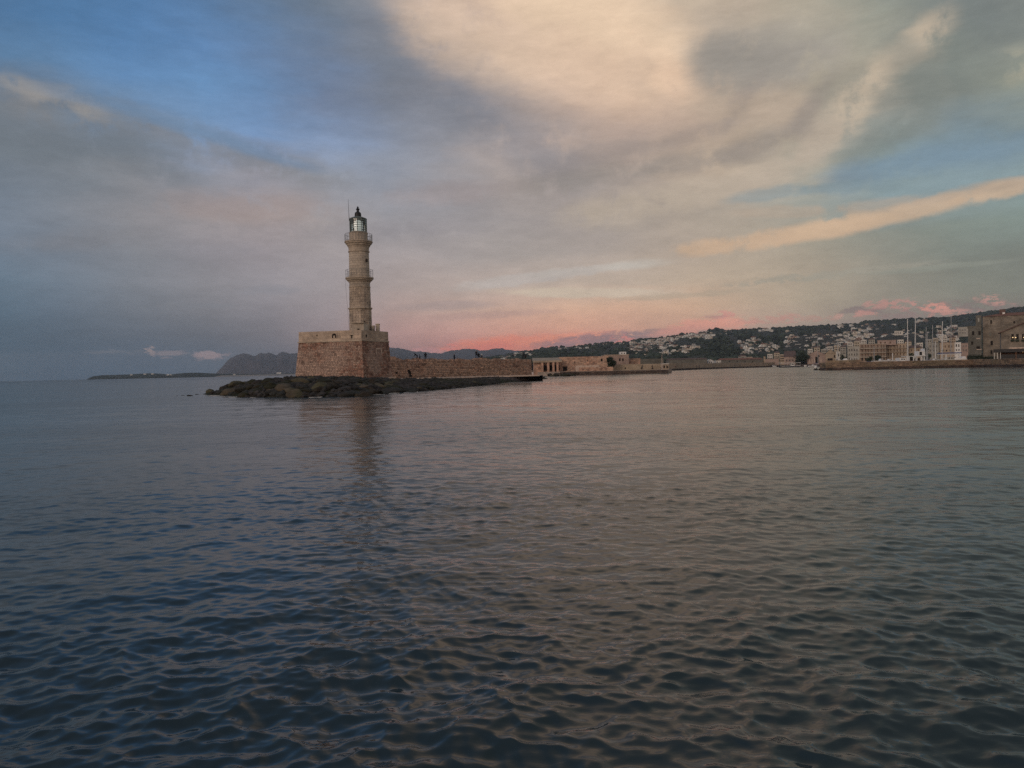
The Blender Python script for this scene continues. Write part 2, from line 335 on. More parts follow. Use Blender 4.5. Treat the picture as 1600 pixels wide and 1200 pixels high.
M['black'] = mat('black_painted_metal', (.02,.02,.022), rough=.5)
M['iron'] = mat('grey_iron', (.13,.135,.135), rough=.55, metal=.2)
M['green_metal'] = mat('grey_green_metal', (.16,.185,.175), rough=.5, metal=.2)
M['white'] = mat('white_paint', (.72,.72,.70), rough=.45, var=.08)
M['cream'] = mat('cream_plaster', (.50,.44,.35), var=.14, scale=.3, stain=.25)
M['ochre'] = mat('ochre_plaster', (.38,.31,.23), var=.14, scale=.3, stain=.25)
M['pink'] = mat('pink_plaster', (.38,.29,.25), var=.14, scale=.3, stain=.25)
M['tan'] = mat('tan_plaster', (.42,.34,.26), var=.16, scale=.3, stain=.3)
M['grey'] = mat('grey_plaster', (.38,.37,.33), var=.14, scale=.3, stain=.3)
M['darkgrey'] = mat('dark_grey_stone', (.155,.15,.13), var=.2, scale=.4, stain=.3, bump=.3)
M['pale'] = mat('pale_plaster', (.60,.58,.53), var=.12, scale=.25, stain=.2)
M['roof'] = mat('brown_roof_tiles', (.15,.10,.085), var=.3, scale=.8, bump=.5)
M['redroof'] = mat('red_roof_tiles', (.25,.12,.085), var=.3, scale=.8, bump=.5)
M['window'] = mat('dark_window', (.035,.034,.036), rough=.25, var=.1, spec=.5)
M['shutter'] = mat('brown_shutter', (.13,.085,.06), rough=.7)
M['leaf'] = mat('leaves', (.045,.060,.032), var=.5, scale=.5, rough=.8, island=.5)
M['palm'] = mat('dark_green_leaves', (.035,.052,.034), var=.45, scale=.5, rough=.8, island=.4)
M['trunk'] = mat('bark', (.09,.065,.045), var=.3, scale=3, bump=.6)
M['wood_hill'] = mat('hill_woods', (.038,.052,.040), var=.45, scale=.02, island=.45)
M['hill'] = mat('hill_ground', (.034,.042,.034), var=.4, scale=.012, col2=(.046,.044,.034), rough=1)
M['hillbase'] = mat('shore_ground', (.14,.105,.085), var=.3, scale=.02, rough=1)
M['mount'] = mat('mountain_rock', (.075,.066,.072), var=.3, scale=.0025, rough=1, col2=(.10,.085,.09))
M['spit'] = mat('spit_scrub', (.030,.045,.040), var=.35, scale=.01, rough=1)
M['sand'] = mat('pale_beach', (.34,.30,.27), var=.15, scale=.01, rough=1)
M['blue'] = mat('blue_canvas', (.05,.09,.24), rough=.8, var=.1)
M['alloy'] = mat('mast_alloy', (.42,.43,.43), rough=.4, var=.05)
M['navy'] = mat('navy_hull_paint', (.03,.04,.07), rough=.4)
M['hotel'] = mat('hotel_wall', (.30,.23,.18), var=.15, scale=.3)
M['balcony'] = mat('hotel_balcony', (.48,.43,.36), var=.1, scale=.3)
M['cabin_wood'] = mat('restaurant_wood', (.20,.10,.055), rough=.7)
M['hedge'] = mat('hedge_leaves', (.028,.038,.026), var=.5, scale=1.5, rough=.8, island=.5)
def glow_mat(name, col, st):
    m = bpy.data.materials.new(name); m.use_nodes = True; b = m.node_tree.nodes['Principled BSDF']
    b.inputs['Base Color'].default_value = (*col, 1); b.inputs['Emission Color'].default_value = (*col, 1); b.inputs['Emission Strength'].default_value = st
    return m
M['lamp'] = glow_mat('lit_lamp', (1, .72, .38), .9)
M['lens'] = glow_mat('lens_added_glow', (.85, .88, .86), .30)  # added glow imitates the bright reflection in the lantern panes
gm = bpy.data.materials.new('lantern_glass'); gm.use_nodes = True; q = G(gm.node_tree); gm.node_tree.nodes.clear()
tr = q.n('ShaderNodeBsdfTransparent'); tr.inputs[0].default_value = (.80,.86,.84,1); gl = q.n('ShaderNodeBsdfGlossy'); gl.inputs['Roughness'].default_value = .05
lw = q.n('ShaderNodeFresnel'); lw.inputs[0].default_value = 1.6; mx = q.n('ShaderNodeMixShader'); q.l(lw.outputs[0], mx.inputs[0]); q.l(tr.outputs[0], mx.inputs[1]); q.l(gl.outputs[0], mx.inputs[2])
oo = q.n('ShaderNodeOutputMaterial'); q.l(mx.outputs[0], oo.inputs[0]); M['glass'] = gm
# people: one cloth tone below the neck, skin and hair above, by height along the body
def cloth(name, top, legs):
    m = bpy.data.materials.new(name); m.use_nodes = True; nt = m.node_tree; q = G(nt); b = nt.nodes['Principled BSDF']
    t_ = q.n('ShaderNodeTexCoord'); s_ = q.n('ShaderNodeSeparateXYZ'); q.l(t_.outputs['Object'], s_.inputs[0])
    c = q.ramp(q.m('DIVIDE', s_.outputs[2], 1.8), [(0, (.02,.02,.02)), (.05, legs), (.49, top), (.835, (.30,.19,.14)), (.925, (.03,.022,.018))], 'CONSTANT')
    q.l(c, b.inputs['Base Color']); b.inputs['Roughness'].default_value = .9; return m
CLOTH = [cloth('dark_clothes', (.018,.018,.022), (.015,.016,.02)), cloth('navy_clothes', (.02,.025,.045), (.02,.02,.022)),
         cloth('white_top', (.62,.60,.58), (.03,.03,.04)), cloth('brown_clothes', (.06,.035,.03), (.025,.022,.02)), cloth('red_top', (.16,.05,.045), (.025,.025,.03))]

# ------------------------------------------------------------------ sea
def build_sea():
    # wave components
    N = 240
    lam = np.exp(rng.normal(math.log(.155), .42, N)); lam[:110] = np.exp(rng.normal(math.log(.50), .68, 110)); lam = np.clip(lam, .07, 4.5); lam[:8] = rng.uniform(3.5, 8, 8)
    th = rng.normal(math.radians(252), math.radians(38), N)       # travel direction; crests lie roughly across the view
    th[1::2] = rng.normal(math.radians(290), math.radians(50), N//2)
    k = 2*PI/lam; kx, ky = k*np.cos(th), k*np.sin(th); ph = rng.uniform(0, 2*PI, N)
    slope = np.full(N, .0092); slope[lam < .45] = .0125; slope[lam > 1.4] = .0092; slope[:8] = .0055
    amp = slope / k
    # polar grid around the boat
    rs = [.3]
    while rs[-1] < 2.2: rs.append(rs[-1] * 1.04)
    while rs[-1] < 175: rs.append(rs[-1] * (1.0034 + .0030 * min(1, max(0, (rs[-1] - 30) / 90))))
    while rs[-1] < 9400: rs.append(rs[-1] * 1.08)
    rs = np.array(rs); rs[-1] = 9400
    a_in = np.radians(np.arange(-41, 41.01, .165)); a_out = np.radians(np.concatenate([np.arange(-180, -43, 4), np.arange(44, 180.1, 4)]))
    aa = np.sort(np.concatenate([a_in, a_out])); aa[-1] = PI; aa[0] = -PI
    Rg, Ag = np.meshgrid(rs, aa, indexing='ij'); X0 = Rg*np.sin(Ag); Y0 = Rg*np.cos(Ag)
    X = X0.copy(); Y = Y0.copy(); Z = np.zeros_like(X)
    dr = np.gradient(rs)[:, None]; da = np.gradient(aa)[None, :] * Rg; spc = np.maximum(dr, np.minimum(da, 60)) + 0*Rg
    gust = np.zeros_like(X)
    for i in range(14):
        l = rng.uniform(5, 60); d = rng.uniform(0, 2*PI); gust += np.cos(2*PI/l*(X0*math.cos(d)*.6 + Y0*math.sin(d)) + rng.uniform(0, 6.28))
    gust = np.clip(1 + gust * .15, .4, 1.7) * np.interp(np.log(Rg), np.log([4, 7, 13, 25, 60, 110, 250, 900]), [1.5, 1.15, .68, .46, .38, .40, .55, 1.1])
    lost = np.zeros_like(X)
    for i in range(N):
        w = np.clip((lam[i] / (spc * 1.8)) - .5, 0, 1)
        if lam[i] < .6: w = w * gust
        elif lam[i] < 3: w = w * np.maximum(gust, .80)
        sel = w.max(axis=1) > 0
        lost += (slope[i]**2) * .5 * (1 - np.clip((lam[i] / (spc * 2.4)) - .6, 0, 1)**2) * (gust**2 if lam[i] < 3 else 1)
        if not sel.any(): continue
        r_ = np.nonzero(sel)[0]; hi = r_.max() + 1
        p = kx[i]*X0[:hi] + ky[i]*Y0[:hi] + ph[i]; a = amp[i]*w[:hi]; c = np.cos(p)
        Z[:hi] += a*np.sin(p); X[:hi] += 1.05*a*c*math.cos(th[i]); Y[:hi] += 1.05*a*c*math.sin(th[i])
    nR, nA = X.shape; idx = np.arange(nR*nA).reshape(nR, nA)
    f = np.stack([idx[:-1, :-1], idx[:-1, 1:], idx[1:, 1:], idx[1:, :-1]], -1).reshape(-1, 4)[:, ::-1]
    m = bpy.data.meshes.new('sea'); m.vertices.add(nR*nA); m.vertices.foreach_set('co', np.stack([X, Y, Z], -1).ravel())
    nf = len(f); m.loops.add(nf*4); m.loops.foreach_set('vertex_index', f.ravel().astype(np.int32))
    m.polygons.add(nf); m.polygons.foreach_set('loop_start', np.arange(nf)*4); m.polygons.foreach_set('use_smooth', np.ones(nf, bool))
    m.update(calc_edges=True)
    at_ = m.attributes.new('ripple', 'FLOAT', 'POINT'); at_.data.foreach_set('value', np.sqrt(lost).ravel().astype(np.float32))
    # disc under the boat
    o = bpy.data.objects.new('sea', m); COL.objects.link(o); tag(o, kind='structure')
    w = bpy.data.materials.new('sea_water'); w.use_nodes = True; q = G(w.node_tree); w.node_tree.nodes.clear()
    ge = q.n('ShaderNodeNewGeometry'); atn = q.n('ShaderNodeAttribute', attribute_name='ripple')
    b = q.n('ShaderNodeBsdfPrincipled'); b.inputs['IOR'].default_value = 1.34; b.inputs['Specular IOR Level'].default_value = .5
    c = q.mix(q.noise(ge.outputs['Position'], .05, 3), (.022,.037,.044), (.030,.048,.054)); q.l(c, b.inputs['Base Color'])
    r2 = q.m('ADD', q.m('MULTIPLY', atn.outputs['Fac'], .40), .0025)
    q.l(q.m('SQRT', r2), b.inputs['Roughness'])
    mp = q.n('ShaderNodeMapping'); q.l(ge.outputs['Position'], mp.inputs[0]); mp.inputs['Scale'].default_value = (.7, 1.25, 1); mp.inputs['Rotation'].default_value = (0, 0, .25)
    bp = q.n('ShaderNodeBump'); bp.inputs['Strength'].default_value = .55; bp.inputs['Distance'].default_value = .0055
    h = q.m('ADD', q.m('MULTIPLY', q.noise(mp.outputs[0], 13.0, 3, .55), .55), q.m('MULTIPLY', q.noise(mp.outputs[0], 4.6, 3, .5), 1.6))
    q.l(h, bp.inputs['Height']); q.l(bp.outputs[0], b.inputs['Normal'])
    oo = q.n('ShaderNodeOutputMaterial'); q.l(b.outputs[0], oo.inputs[0]); m.materials.append(w)
build_sea()

# ------------------------------------------------------------------ hills, mountains, spit
def interp(pts, x):
    return float(np.interp(x, [p[0] for p in pts], [p[1] for p in pts]))
def fbm(x, y, z=0, o=4): return mnoise.fractal(Vector((x, y, z)), 1.0, 2.0, o)
def ridge_sheet(name, ridge, basey, Y0, Y1, x0, x1, step, rows, m_, rough_, back=1.6, ground=-2.0):
    xs = np.arange(x0, x1 + step, step); mb = MB(); n = len(xs); R = rows + 3
    for j in range(R):
        for x in xs:
            top = at(x, interp(ridge, x), Y1); bot = at(x, interp(basey, x) if isinstance(basey, list) else basey, Y0)
            if j <= rows:
                t_ = j / rows; Yd = Y0 + (Y1 - Y0) * t_
                zz = bot.z + (top.z - bot.z) * (t_ ** 1.05)
                zz += rough_ * (top.z - bot.z) * fbm(x*.022, t_*3.2, 3.1, 5) * math.sin(PI * min(t_, .999)) * (1.45 - 1.35*t_)
                if j == rows: zz += rough_ * .06 * (top.z - bot.z) * fbm(x*.25, 7.7, 0, 3)
                p = at(x, 580, Yd); mb.v.append((p.x, Yd, max(zz, ground)))
            else:
                Yd = Y1 * (1 + (back - 1) * (j - rows) / 2); p = at(x, 580, Y1)
                mb.v.append((p.x, Yd, top.z * (1 - .5*(j - rows)) - (2 if j == rows+2 else 0)))
    for j in range(R - 1):
        for i in range(n - 1): mb.f.append((j*n+i, j*n+i+1, (j+1)*n+i+1, (j+1)*n+i)); mb.mi.append(0)
    o = mb.build(name, m_, smooth=True); tag(o, kind='structure'); return o
headland = [(330,590),(336,585),(339,581.6),(352,568),(360.6,559.3),(370,555.5),(380.7,552),(386,552.6),(393,554),(400,556.5),(405,553),(408,551),(413,553.6),(417,552.2),(421,550.4),(427,553),(432,556),(437,552),(441,549),(447,550.5),(450,552),(457,552),(468,551.5),(500,546),(560,541),(600,541),(610,542.5),(625,544),(640,547.5),(650,549.2),(665,549.6),(680,552),(690,552),(697,550),(705,547.5),(717,546.5),(730,545),(740,545),(752,548),(765,546.6),(775,544),(785,544.5),(795,546.5),(810,548),(830,547.5),(860,548),(900,552),(940,556),(1000,562)]
ridge_sheet('mountain_ridge', headland, [(330,589.5),(500,586),(1000,576)], 6400, 8200, 331, 1000, 2, 16, M['mount'], .6, back=1.12)
spit = [(134,594),(139,590.2),(145,588),(160,586.2),(170,586),(190,585.4),(205,584.8),(225,583.5),(240,583.3),(252,584),(265,585),(275,584),(290,582.6),(310,582.2),(325,583),(345,584),(380,584.4),(420,584),(470,583)]
ridge_sheet('low_headland', spit, [(134,593),(470,585.9)], 3000, 3350, 134, 475, 2, 5, M['spit'], .5, back=1.1)
ridge_sheet('far_beach', [(335,588.6),(345,586.6),(470,583.9)], [(335,588.9),(470,586.0)], 2700, 2860, 335, 475, 5, 2, M['sand'], .1, back=1.02)
RIDGE = [(740,563),(770,559),(800,553.5),(830,549),(845,547),(860,544.5),(867,543.5),(885,542),(897,541),(914,541),(930,538),(950,536),(967,536),(984,533),(1001,531.5),(1016,531),(1031,529),(1041,528),(1060,525),(1071,522),(1090,522),(1100,520),(1110,517.5),(1121,515),(1130,517),(1136,518),(1146,517),(1165,516.5),(1189,514.5),(1209,514),(1240,512.5),(1255,511),(1269,511.5),(1280,510.5),(1299,509.5),(1316,507.5),(1334,506.5),(1344,505),(1360,503),(1371,503),(1388,502),(1400,500.5),(1413,500.5),(1422,500),(1436,499),(1450,498.5),(1459,498),(1480,497.5),(1498,495),(1516,492.5),(1532,490.5),(1558,487),(1590,482.5),(1600,481.5),(1700,474),(1850,470)]
HB = [(740,567),(1000,566),(1250,563),(1850,556)]
HY0, HY1 = 900.0, 2900.0
ridge_sheet('hillside', RIDGE, HB, HY0, HY1, 742, 1850, 3, 26, M['hill'], .10)
def hill_pt(x, y):
    yb, yt = interp(HB, x), interp(RIDGE, x); t_ = min(max((yb - y) / (yb - yt), 0.0), 1.0)
    # pixel height is z/Y: solve for the sheet point seen at this row
    lo, hi = 0.0, 1.0; bot, top = at(x, yb, HY0), at(x, yt, HY1)
    tgt = at(x, y, 1000.0); sl = (tgt.z - EYE) / 1000
    for _ in range(22):
        mid = (lo + hi) / 2; Yd = HY0 + (HY1 - HY0) * mid; z = bot.z + (top.z - bot.z) * mid ** 1.05
        if (z - EYE) / Yd < sl: lo = mid
        else: hi = mid
    Yd = HY0 + (HY1 - HY0) * hi; p = at(x, 580, Yd)
    return Vector((p.x, Yd, bot.z + (top.z - bot.z) * hi ** 1.05))
# flat shore land in front of the hill
def slab(name, pts, z0, z1, m_, kind='structure'):
    mb = MB(); n = len(pts); mb.add([(x, y, z0) for x, y in pts] + [(x, y, z1) for x, y in pts],
        [tuple(range(n, 2*n)), tuple(reversed(range(n)))] + [(i, (i+1) % n, n+(i+1) % n, n+i) for i in range(n)])
    return tag(mb.build(name, m_), kind=kind)
def gx(x, Y): return at(x, 580, Y).x
slab('town_ground', [(gx(745,620),620),(gx(1200,620),620),(gx(1238,560),560),(gx(1300,420),420),(gx(1420,400),400),(gx(1700,330),330),(gx(1850,1000),1000),(gx(745,1000),1000)], -1.5, 1.6, M['hillbase'])

CLU = [  # x0,x1,y0,y1,n,wmin,wmax, slope, where
 (985,1035,534,549,62,3.4,6.5,-.10,'in the dense cluster high on the hillside'),(1030,1062,525.5,545,34,3.4,6.5,-.2,'in the dense cluster high on the hillside'),
 (1060,1122,520.5,529,17,4,8,-.02,'along the ridge left of the wooded knoll'),(1045,1092,542,547,13,4,8,0,'in the upper row below the dense cluster'),(1038,1076,550,554,8,4,8,0,'in the lower row below the dense cluster'),
 (1153,1190,530,537,7,4,7,-.1,'in the sparse row right of the bare dark slope'),(1158,1216,539,551,22,4,7.5,-.1,'in the scattered row below the bare dark slope'),(1184,1206,514.5,518,4,4,8,0,'just under the ridge above the shipyard halls'),
 (1223,1231,518.5,519.5,1,6,7,0,'alone high on the wooded slope'),(1226,1250,526,545,11,4,8,0,'left of the shipyard tree group slope'),(1250,1275,529,546,7,5,8.5,0,'above the wide gabled hall'),(1272,1286,522.5,534,5,5,7,0,'above the tan gabled hall'),
 (1286,1345,523,548,40,4.5,8,-.12,'in the terraces above the apartment house'),(1332,1376,513,536,16,4.5,8.5,-.1,'above the left half of the hotel'),(1378,1400,522,531,5,5,8,0,'behind the hotel roof'),
 (1410,1440,519,535,8,4,8,0,'behind the two tallest masts'),(1430,1450,500.5,506.5,4,4,7,0,'near the ridge beside the tallest mast'),(1466,1498,511,534,22,4.5,8,-.1,'in the group left of the warehouse'),
 (785,832,552,560,9,3,6,-.15,'on the low far slope above the breakwater wall'),(868,1000,536,548,9,3,5,-.1,'strung along the far left ridge'),(1300,1400,507,515,5,3,6,0,'scattered high among the hilltop woods')]
# woods on the hill: one mass of tree crowns nobody could count
def woods():
    base = bmesh.new(); bmesh.ops.create_icosphere(base, subdivisions=1, radius=1); bv = np.array([v.co[:] for v in base.verts]); bf = np.array([[v.index for v in f.verts] for f in base.faces])
    V = []; Fc = []; c = 0
    for i in range(9000):
        x = random.uniform(750, 1700)
        top, bot = interp(RIDGE, x), interp(HB, x)
        y = top + .3 + (bot - top) * random.random() ** 1.25 if random.random() > .16 else top + .15
        if fbm(x*.03, y*.11, 5) < -.35: continue
        if random.random() < .72 and any(c[0]-2 < x < c[1]+2 and c[2]-2 < y - c[7]*(x-(c[0]+c[1])/2) < c[3]+4 for c in CLU): continue
        p = hill_pt(x, y); s = random.uniform(3.0, 6.5) * (p.y / 2200) ** .5
        if y < top + .6: s *= random.uniform(.5, 1.25)
        j = 1 + .45 * (np.random.rand(len(bv), 1) - .5)
        v = bv * j * np.array([s * random.uniform(.9, 1.5), s, s * random.uniform(.6, 1.05)]) + np.array([p.x, p.y, p.z + s*.30])
        V.append(v); Fc.append(bf + c); c += len(bv)
    V = np.concatenate(V); Fc = np.concatenate(Fc); m = bpy.data.meshes.new('hillside_wood'); m.from_pydata(V.tolist(), [], Fc.tolist()); m.materials.append(M['wood_hill'])
    o = bpy.data.objects.new('hillside_wood', m); COL.objects.link(o); tag(o, 'dark evergreen wood covering the hillside above the town', 'wood', kind='stuff')
woods()

# ------------------------------------------------------------------ masonry
def lerp(a, b, t_): return a + (b - a) * t_
def masonry(mb, A, B, C, D, ch, lmin, lmax, depth=.05, gap=.018, skip=None, round_=0.0):
    """A,B bottom left/right; D,C top left/right (seen from outside). Courses of separate stones standing proud of the core."""
    A, B, C, D = map(Vector, (A, B, C, D)); H = (lerp(D, C, .5) - lerp(A, B, .5)).length; L = (B - A).length
    nrm = (B - A).cross(D - A).normalized(); nc = max(1, round(H / ch)); v = 0.0
    hs = np.array([random.uniform(.85, 1.15) for _ in range(nc)]); hs /= hs.sum()
    for h in hs:
        v1 = v + h; u = 0.0; first = random.uniform(.3, 1)
        while u < 1 - 1e-6:
            w = random.uniform(lmin, lmax) / L * first; first = 1
            u1 = min(1.0, u + w);  u1 = 1.0 if 1 - u1 < lmin*.5/L else u1
            gu, gv = gap / L, gap / H
            if not (skip and skip((u + u1) / 2, (v + v1) / 2)):
                d = depth * random.uniform(.35, 1.25); q_ = []
                jit = lambda: random.uniform(-.25, .25) * gap + (random.uniform(-round_, round_) if round_ else 0)
                cs = []
                for (uu, vv) in ((u+gu, v+gv), (u1-gu, v+gv), (u1-gu, v1-gv), (u+gu, v1-gv)):
                    uu = min(max(uu + jit() / L, 0), 1); vv = min(max(vv + jit() / H, 0), 1)
                    cs.append(lerp(lerp(A, B, uu), lerp(D, C, uu), vv))
                b4 = [c - nrm * .02 for c in cs]; cen = sum(cs, Vector()) / 4
                t4 = [c + (cen - c) * .10 + nrm * d * random.uniform(.85, 1.1) for c in cs]
                mb.add(b4 + t4, [(0,1,5,4),(1,2,6,5),(2,3,7,6),(3,0,4,7),(4,5,6,7)])
            u = u1
        v = v1

# ------------------------------------------------------------------ reef and its boulders
front = [on(x, y) for x, y in [(311,616.2),(345,619),(370,620.5),(400,621.2),(440,621.4),(500,620.6),(560,619),(600,616.5),(614,614.4),(640,612.3),(680,609.4),(720,606),(780,599.2),(848,592.6)]]
back = [Vector((8, 158, 0)), Vector((2, 172, 0)), Vector((-14, 150, 0)), Vector((-40, 134, 0)), Vector((-43, 118, 0)), Vector((-37, 98, 0))]
poly = [(p.x, p.y) for p in front + back]
PA = np.array(poly)
def pdist(x, y):
    d = 1e9; ins = False; n = len(poly)
    for i in range(n):
        x1, y1 = poly[i]; x2, y2 = poly[(i+1) % n]
        dx, dy = x2-x1, y2-y1; t_ = max(0, min(1, ((x-x1)*dx + (y-y1)*dy) / (dx*dx+dy*dy))); d = min(d, math.hypot(x-x1-t_*dx, y-y1-t_*dy))
        if (y1 > y) != (y2 > y) and x < (x2-x1)*(y-y1)/(y2-y1) + x1: ins = not ins
    return d if ins else -d
def reef_h(x, y):
    d = pdist(x, y)
    pxx = 800 + FPX * x / y
    cap = float(np.interp(pxx, [300, 322, 348, 375, 395, 450, 520, 590, 620, 700, 900], [.6, 1.0, 1.4, 1.8, 1.97, 1.90, 1.55, 1.2, .95, .84, .80]))
    run = float(np.interp(pxx, [300, 400, 600, 640, 900], [6, 13, 12, 6, 3]))
    h = -0.12 + (cap + .12) * (1 - math.exp(-2.4 * max(d, -1) / run)) if d > -1 else -0.5
    rk = float(np.interp(pxx, [600, 700, 800], [1, .8, .3]))
    if d > 0: h += rk * .22 * fbm(x*.55, y*.45, 2, 4) * min(1, d / 2)
    return min(h, cap + .25)
mb = MB(); gxn, gyn = 120, 230; xs_ = np.linspace(-46, 18, gxn); ys_ = np.linspace(64, 178, gyn)
for y in ys_:
    for x in xs_: mb.v.append((x, y, reef_h(x, y)))
for j in range(gyn-1):
    for i in range(gxn-1):
        a = j*gxn+i
        if max(mb.v[a][2], mb.v[a+1][2], mb.v[a+gxn][2], mb.v[a+gxn+1][2]) > -.34: mb.f.append((a, a+1, a+gxn+1, a+gxn)); mb.mi.append(0)
M['reef'] = mat('reef_rock', (.040,.034,.025), var=.5, scale=1.6, bump=1, col2=(.036,.038,.020), rough=.95, spec=.08)
tag(mb.build('rocky_ground', M['reef'], smooth=True), kind='structure')

def boulder_mesh(seed, m_, sub=3):
    bm = bmesh.new(); bmesh.ops.create_icosphere(bm, subdivisions=sub, radius=1)
    for v in bm.verts:
        d = v.co.normalized(); k = 1 + .34*mnoise.noise(d*1.1 + Vector((seed*3.1, 0, 0))) + .16*mnoise.noise(d*2.6 + Vector((0, seed*2.3, 0))) + .06*mnoise.noise(d*6 + Vector((0, 0, seed)))
        # chop with a few planes for flat broken faces
        for pn in range(9):
            r_ = random.Random(seed*17 + pn); nn = Vector((r_.uniform(-1,1), r_.uniform(-1,1), r_.uniform(-.4,1))).normalized()
            dd = d.dot(nn) * k; lim = .62
            if dd > lim: k *= lim/dd * .8 + .2
        v.co = d * k
    m = bpy.data.meshes.new('boulder'); bm.to_mesh(m); bm.free(); m.materials.append(m_)
    m.polygons.foreach_set('use_smooth', [seed % 2 == 0]*len(m.polygons)); return m
BM = [boulder_mesh(i, (M['rock'], M['rock'], M['rock3'], M['rock2'], M['rock'])[i % 5]) for i in range(15)]
BG = 'dark boulders of the reef around the fort'
def boulder(x, y, s, mesh_i, label, group=BG, sz=.62, sink=.25, z=None):
    zz = reef_h(x, y) if z is None else z
    o = inst('boulder', BM[mesh_i % len(BM)], loc=(x, y, max(zz, -.15) + s*sz*(.5 - sink)), rz=random.uniform(0, 6.28), sc=(s*random.uniform(.9, 1.4), s*random.uniform(.8, 1.1), s*sz))
    o.rotation_euler = (random.uniform(-.2, .2), random.uniform(-.2, .2), o.rotation_euler.z); return tag(o, label, 'boulder', group)
for (x, y, wpx, mi_, lab) in [
    (503,611,17,3,'big rounded brown boulder with a pale top near the waterline below the fort'),
    (470,609,13,8,'brown boulder just left of the big pale topped boulder'),
    (487,606,8,13,'small upright pale brown stone wedged between two brown boulders'),
    (462,615,14,3,'low flat brown slab at the waterline below the left end of the fort'),
    (548,611,16,2,'dark grey boulder below the middle of the fort front'),
    (570,611,15,0,'long dark green boulder below the fort corner'),
    (395,594,12,1,'dark hump of rock topping the left mound of the reef'),
    (372,600,9,5,'dark stepped rock on the left shoulder of the reef'),
    (349,606,6,6,'small dark rock low on the left slope of the reef'),
    (298,616.8,6,0,'small dark rock alone in the water off the left tip of the reef'),
    (640,605,9,2,'grey boulder at the foot of the quay wall right of the fort')]:
    zt = {298: 0.05}.get(x, None)
    p = on(x, y if x == 298 else min(y + 6, 618.5), .12)
    if x == 395 or x == 372: p = Vector((gx(x, 82), 82, 0))
    if x == 349: p = Vector((gx(x, 79), 79, 0))
    s = wpx / FPX * p.y
    o = boulder(p.x, p.y, s, mi_, lab, group='singled out boulders on the reef'); 
    if x == 298: o.location.z = .02; o.scale.z = s*.22; o['group'] = 'rocks awash off the reef'
for (x, y, w) in [(286,618.2,3),(308,616.6,3.5),(275,619,2)]:
    p = on(x, y, 0); o = boulder(p.x, p.y, w/FPX*p.y, 1, 'tiny dark rock barely above the water off the left tip of the reef', 'rocks awash off the reef'); o.location.z = 0; o.scale.z = w/FPX*p.y*.25
cnt = 0
fp = [(p.x, p.y) for p in front]
for i in range(230):
    u = random.random() ** .8 * 11.6; k_ = int(u); fr = u - k_
    if k_ >= len(fp) - 1: continue
    bx, by = lerp(Vector(fp[k_]), Vector(fp[k_+1]), fr)
    depth = random.random() ** 1.6 * (22 if k_ < 8 else 6)
    x, y = bx + random.uniform(-1, 1) + (depth*.15 if k_ < 2 else -depth*.1), by + depth
    if pdist(x, y) < .5: continue
    s = random.uniform(.4, 1.05) * (1.0 if depth < 9 else .8) * (1 if k_ < 8 else .62)
    if reef_h(x, y) > 1.35: s *= .6
    tone_ = ('dark brown', 'mossy dark', 'dark grey', 'lighter brown', 'smooth dark brown')[i % 5]; size_ = 'large' if s > .85 else ('middling' if s > .6 else 'small'); zone_ = 'at the waterline' if depth < 2.5 else ('half way up the reef' if depth < 9 else 'on the crest of the reef')
    side = 'left of the fort' if 800 + FPX*x/y < 462 else ('below the fort' if 800 + FPX*x/y < 600 else 'below the breakwater wall')
    lb_ = '%s %s boulder %s %s' % (size_, tone_, zone_, side); boulder(x, y, s, i, lb_, lb_.replace('boulder', 'boulders'), sz=random.uniform(.4, .6), sink=.28)

# small broken rock filling the gaps between the boulders
mb = MB(); icb = bmesh.new(); bmesh.ops.create_icosphere(icb, subdivisions=1, radius=1); icv = [v.co.copy() for v in icb.verts]; icf = [tuple(v.index for v in f.verts) for f in icb.faces]
for i in range(2600):
    k_ = int(random.random() ** .75 * 12.4); k_ = min(k_, len(fp) - 2); bx, by = lerp(Vector(fp[k_]), Vector(fp[k_+1]), random.random()); dd_ = random.random() ** 1.3 * (38 if k_ < 8 else 9)
    x, y = bx + random.uniform(-1.5, 1.5), by + dd_
    if pdist(x, y) < .15: continue
    s_ = random.uniform(.12, .42) * (1 if k_ < 8 else .8); z = max(reef_h(x, y), -.05) + s_*.1
    mb.add([(x + v.x*s_*random.uniform(.7, 1.5), y + v.y*s_*random.uniform(.7, 1.3), z + v.z*s_*random.uniform(.4, .85)) for v in icv], icf)
tag(mb.build('broken_rock', M['rock3']), 'small broken dark rock filling the gaps of the reef', 'rock', kind='stuff')

# thin white wash where the water meets the reef
mb = MB()
for i in range(20):
    u = random.uniform(.4, 9.2); k_ = int(u); bx, by = lerp(Vector(fp[k_]), Vector(fp[k_+1]), u - k_); w_ = random.uniform(.15, .8); n_ = 9
    ring_ = [(bx + w_*math.cos(2*PI*q_/n_)*random.uniform(.6, 1.2), by - random.uniform(.0, .25) + .12*math.sin(2*PI*q_/n_)*random.uniform(.5, 1.3), .035) for q_ in range(n_)]
    mb.add(ring_ + [(x, y, -.03) for x, y, z in ring_], [tuple(range(n_))] + [(q_, n_+q_, n_+(q_+1) % n_, (q_+1) % n_) for q_ in range(n_)])
M['foam'] = mat('foam', (.38,.40,.41), rough=.9, var=.15)
tag(mb.build('sea_foam', M['foam']), 'thin scraps of white wash along the foot of the reef', 'foam', kind='stuff')

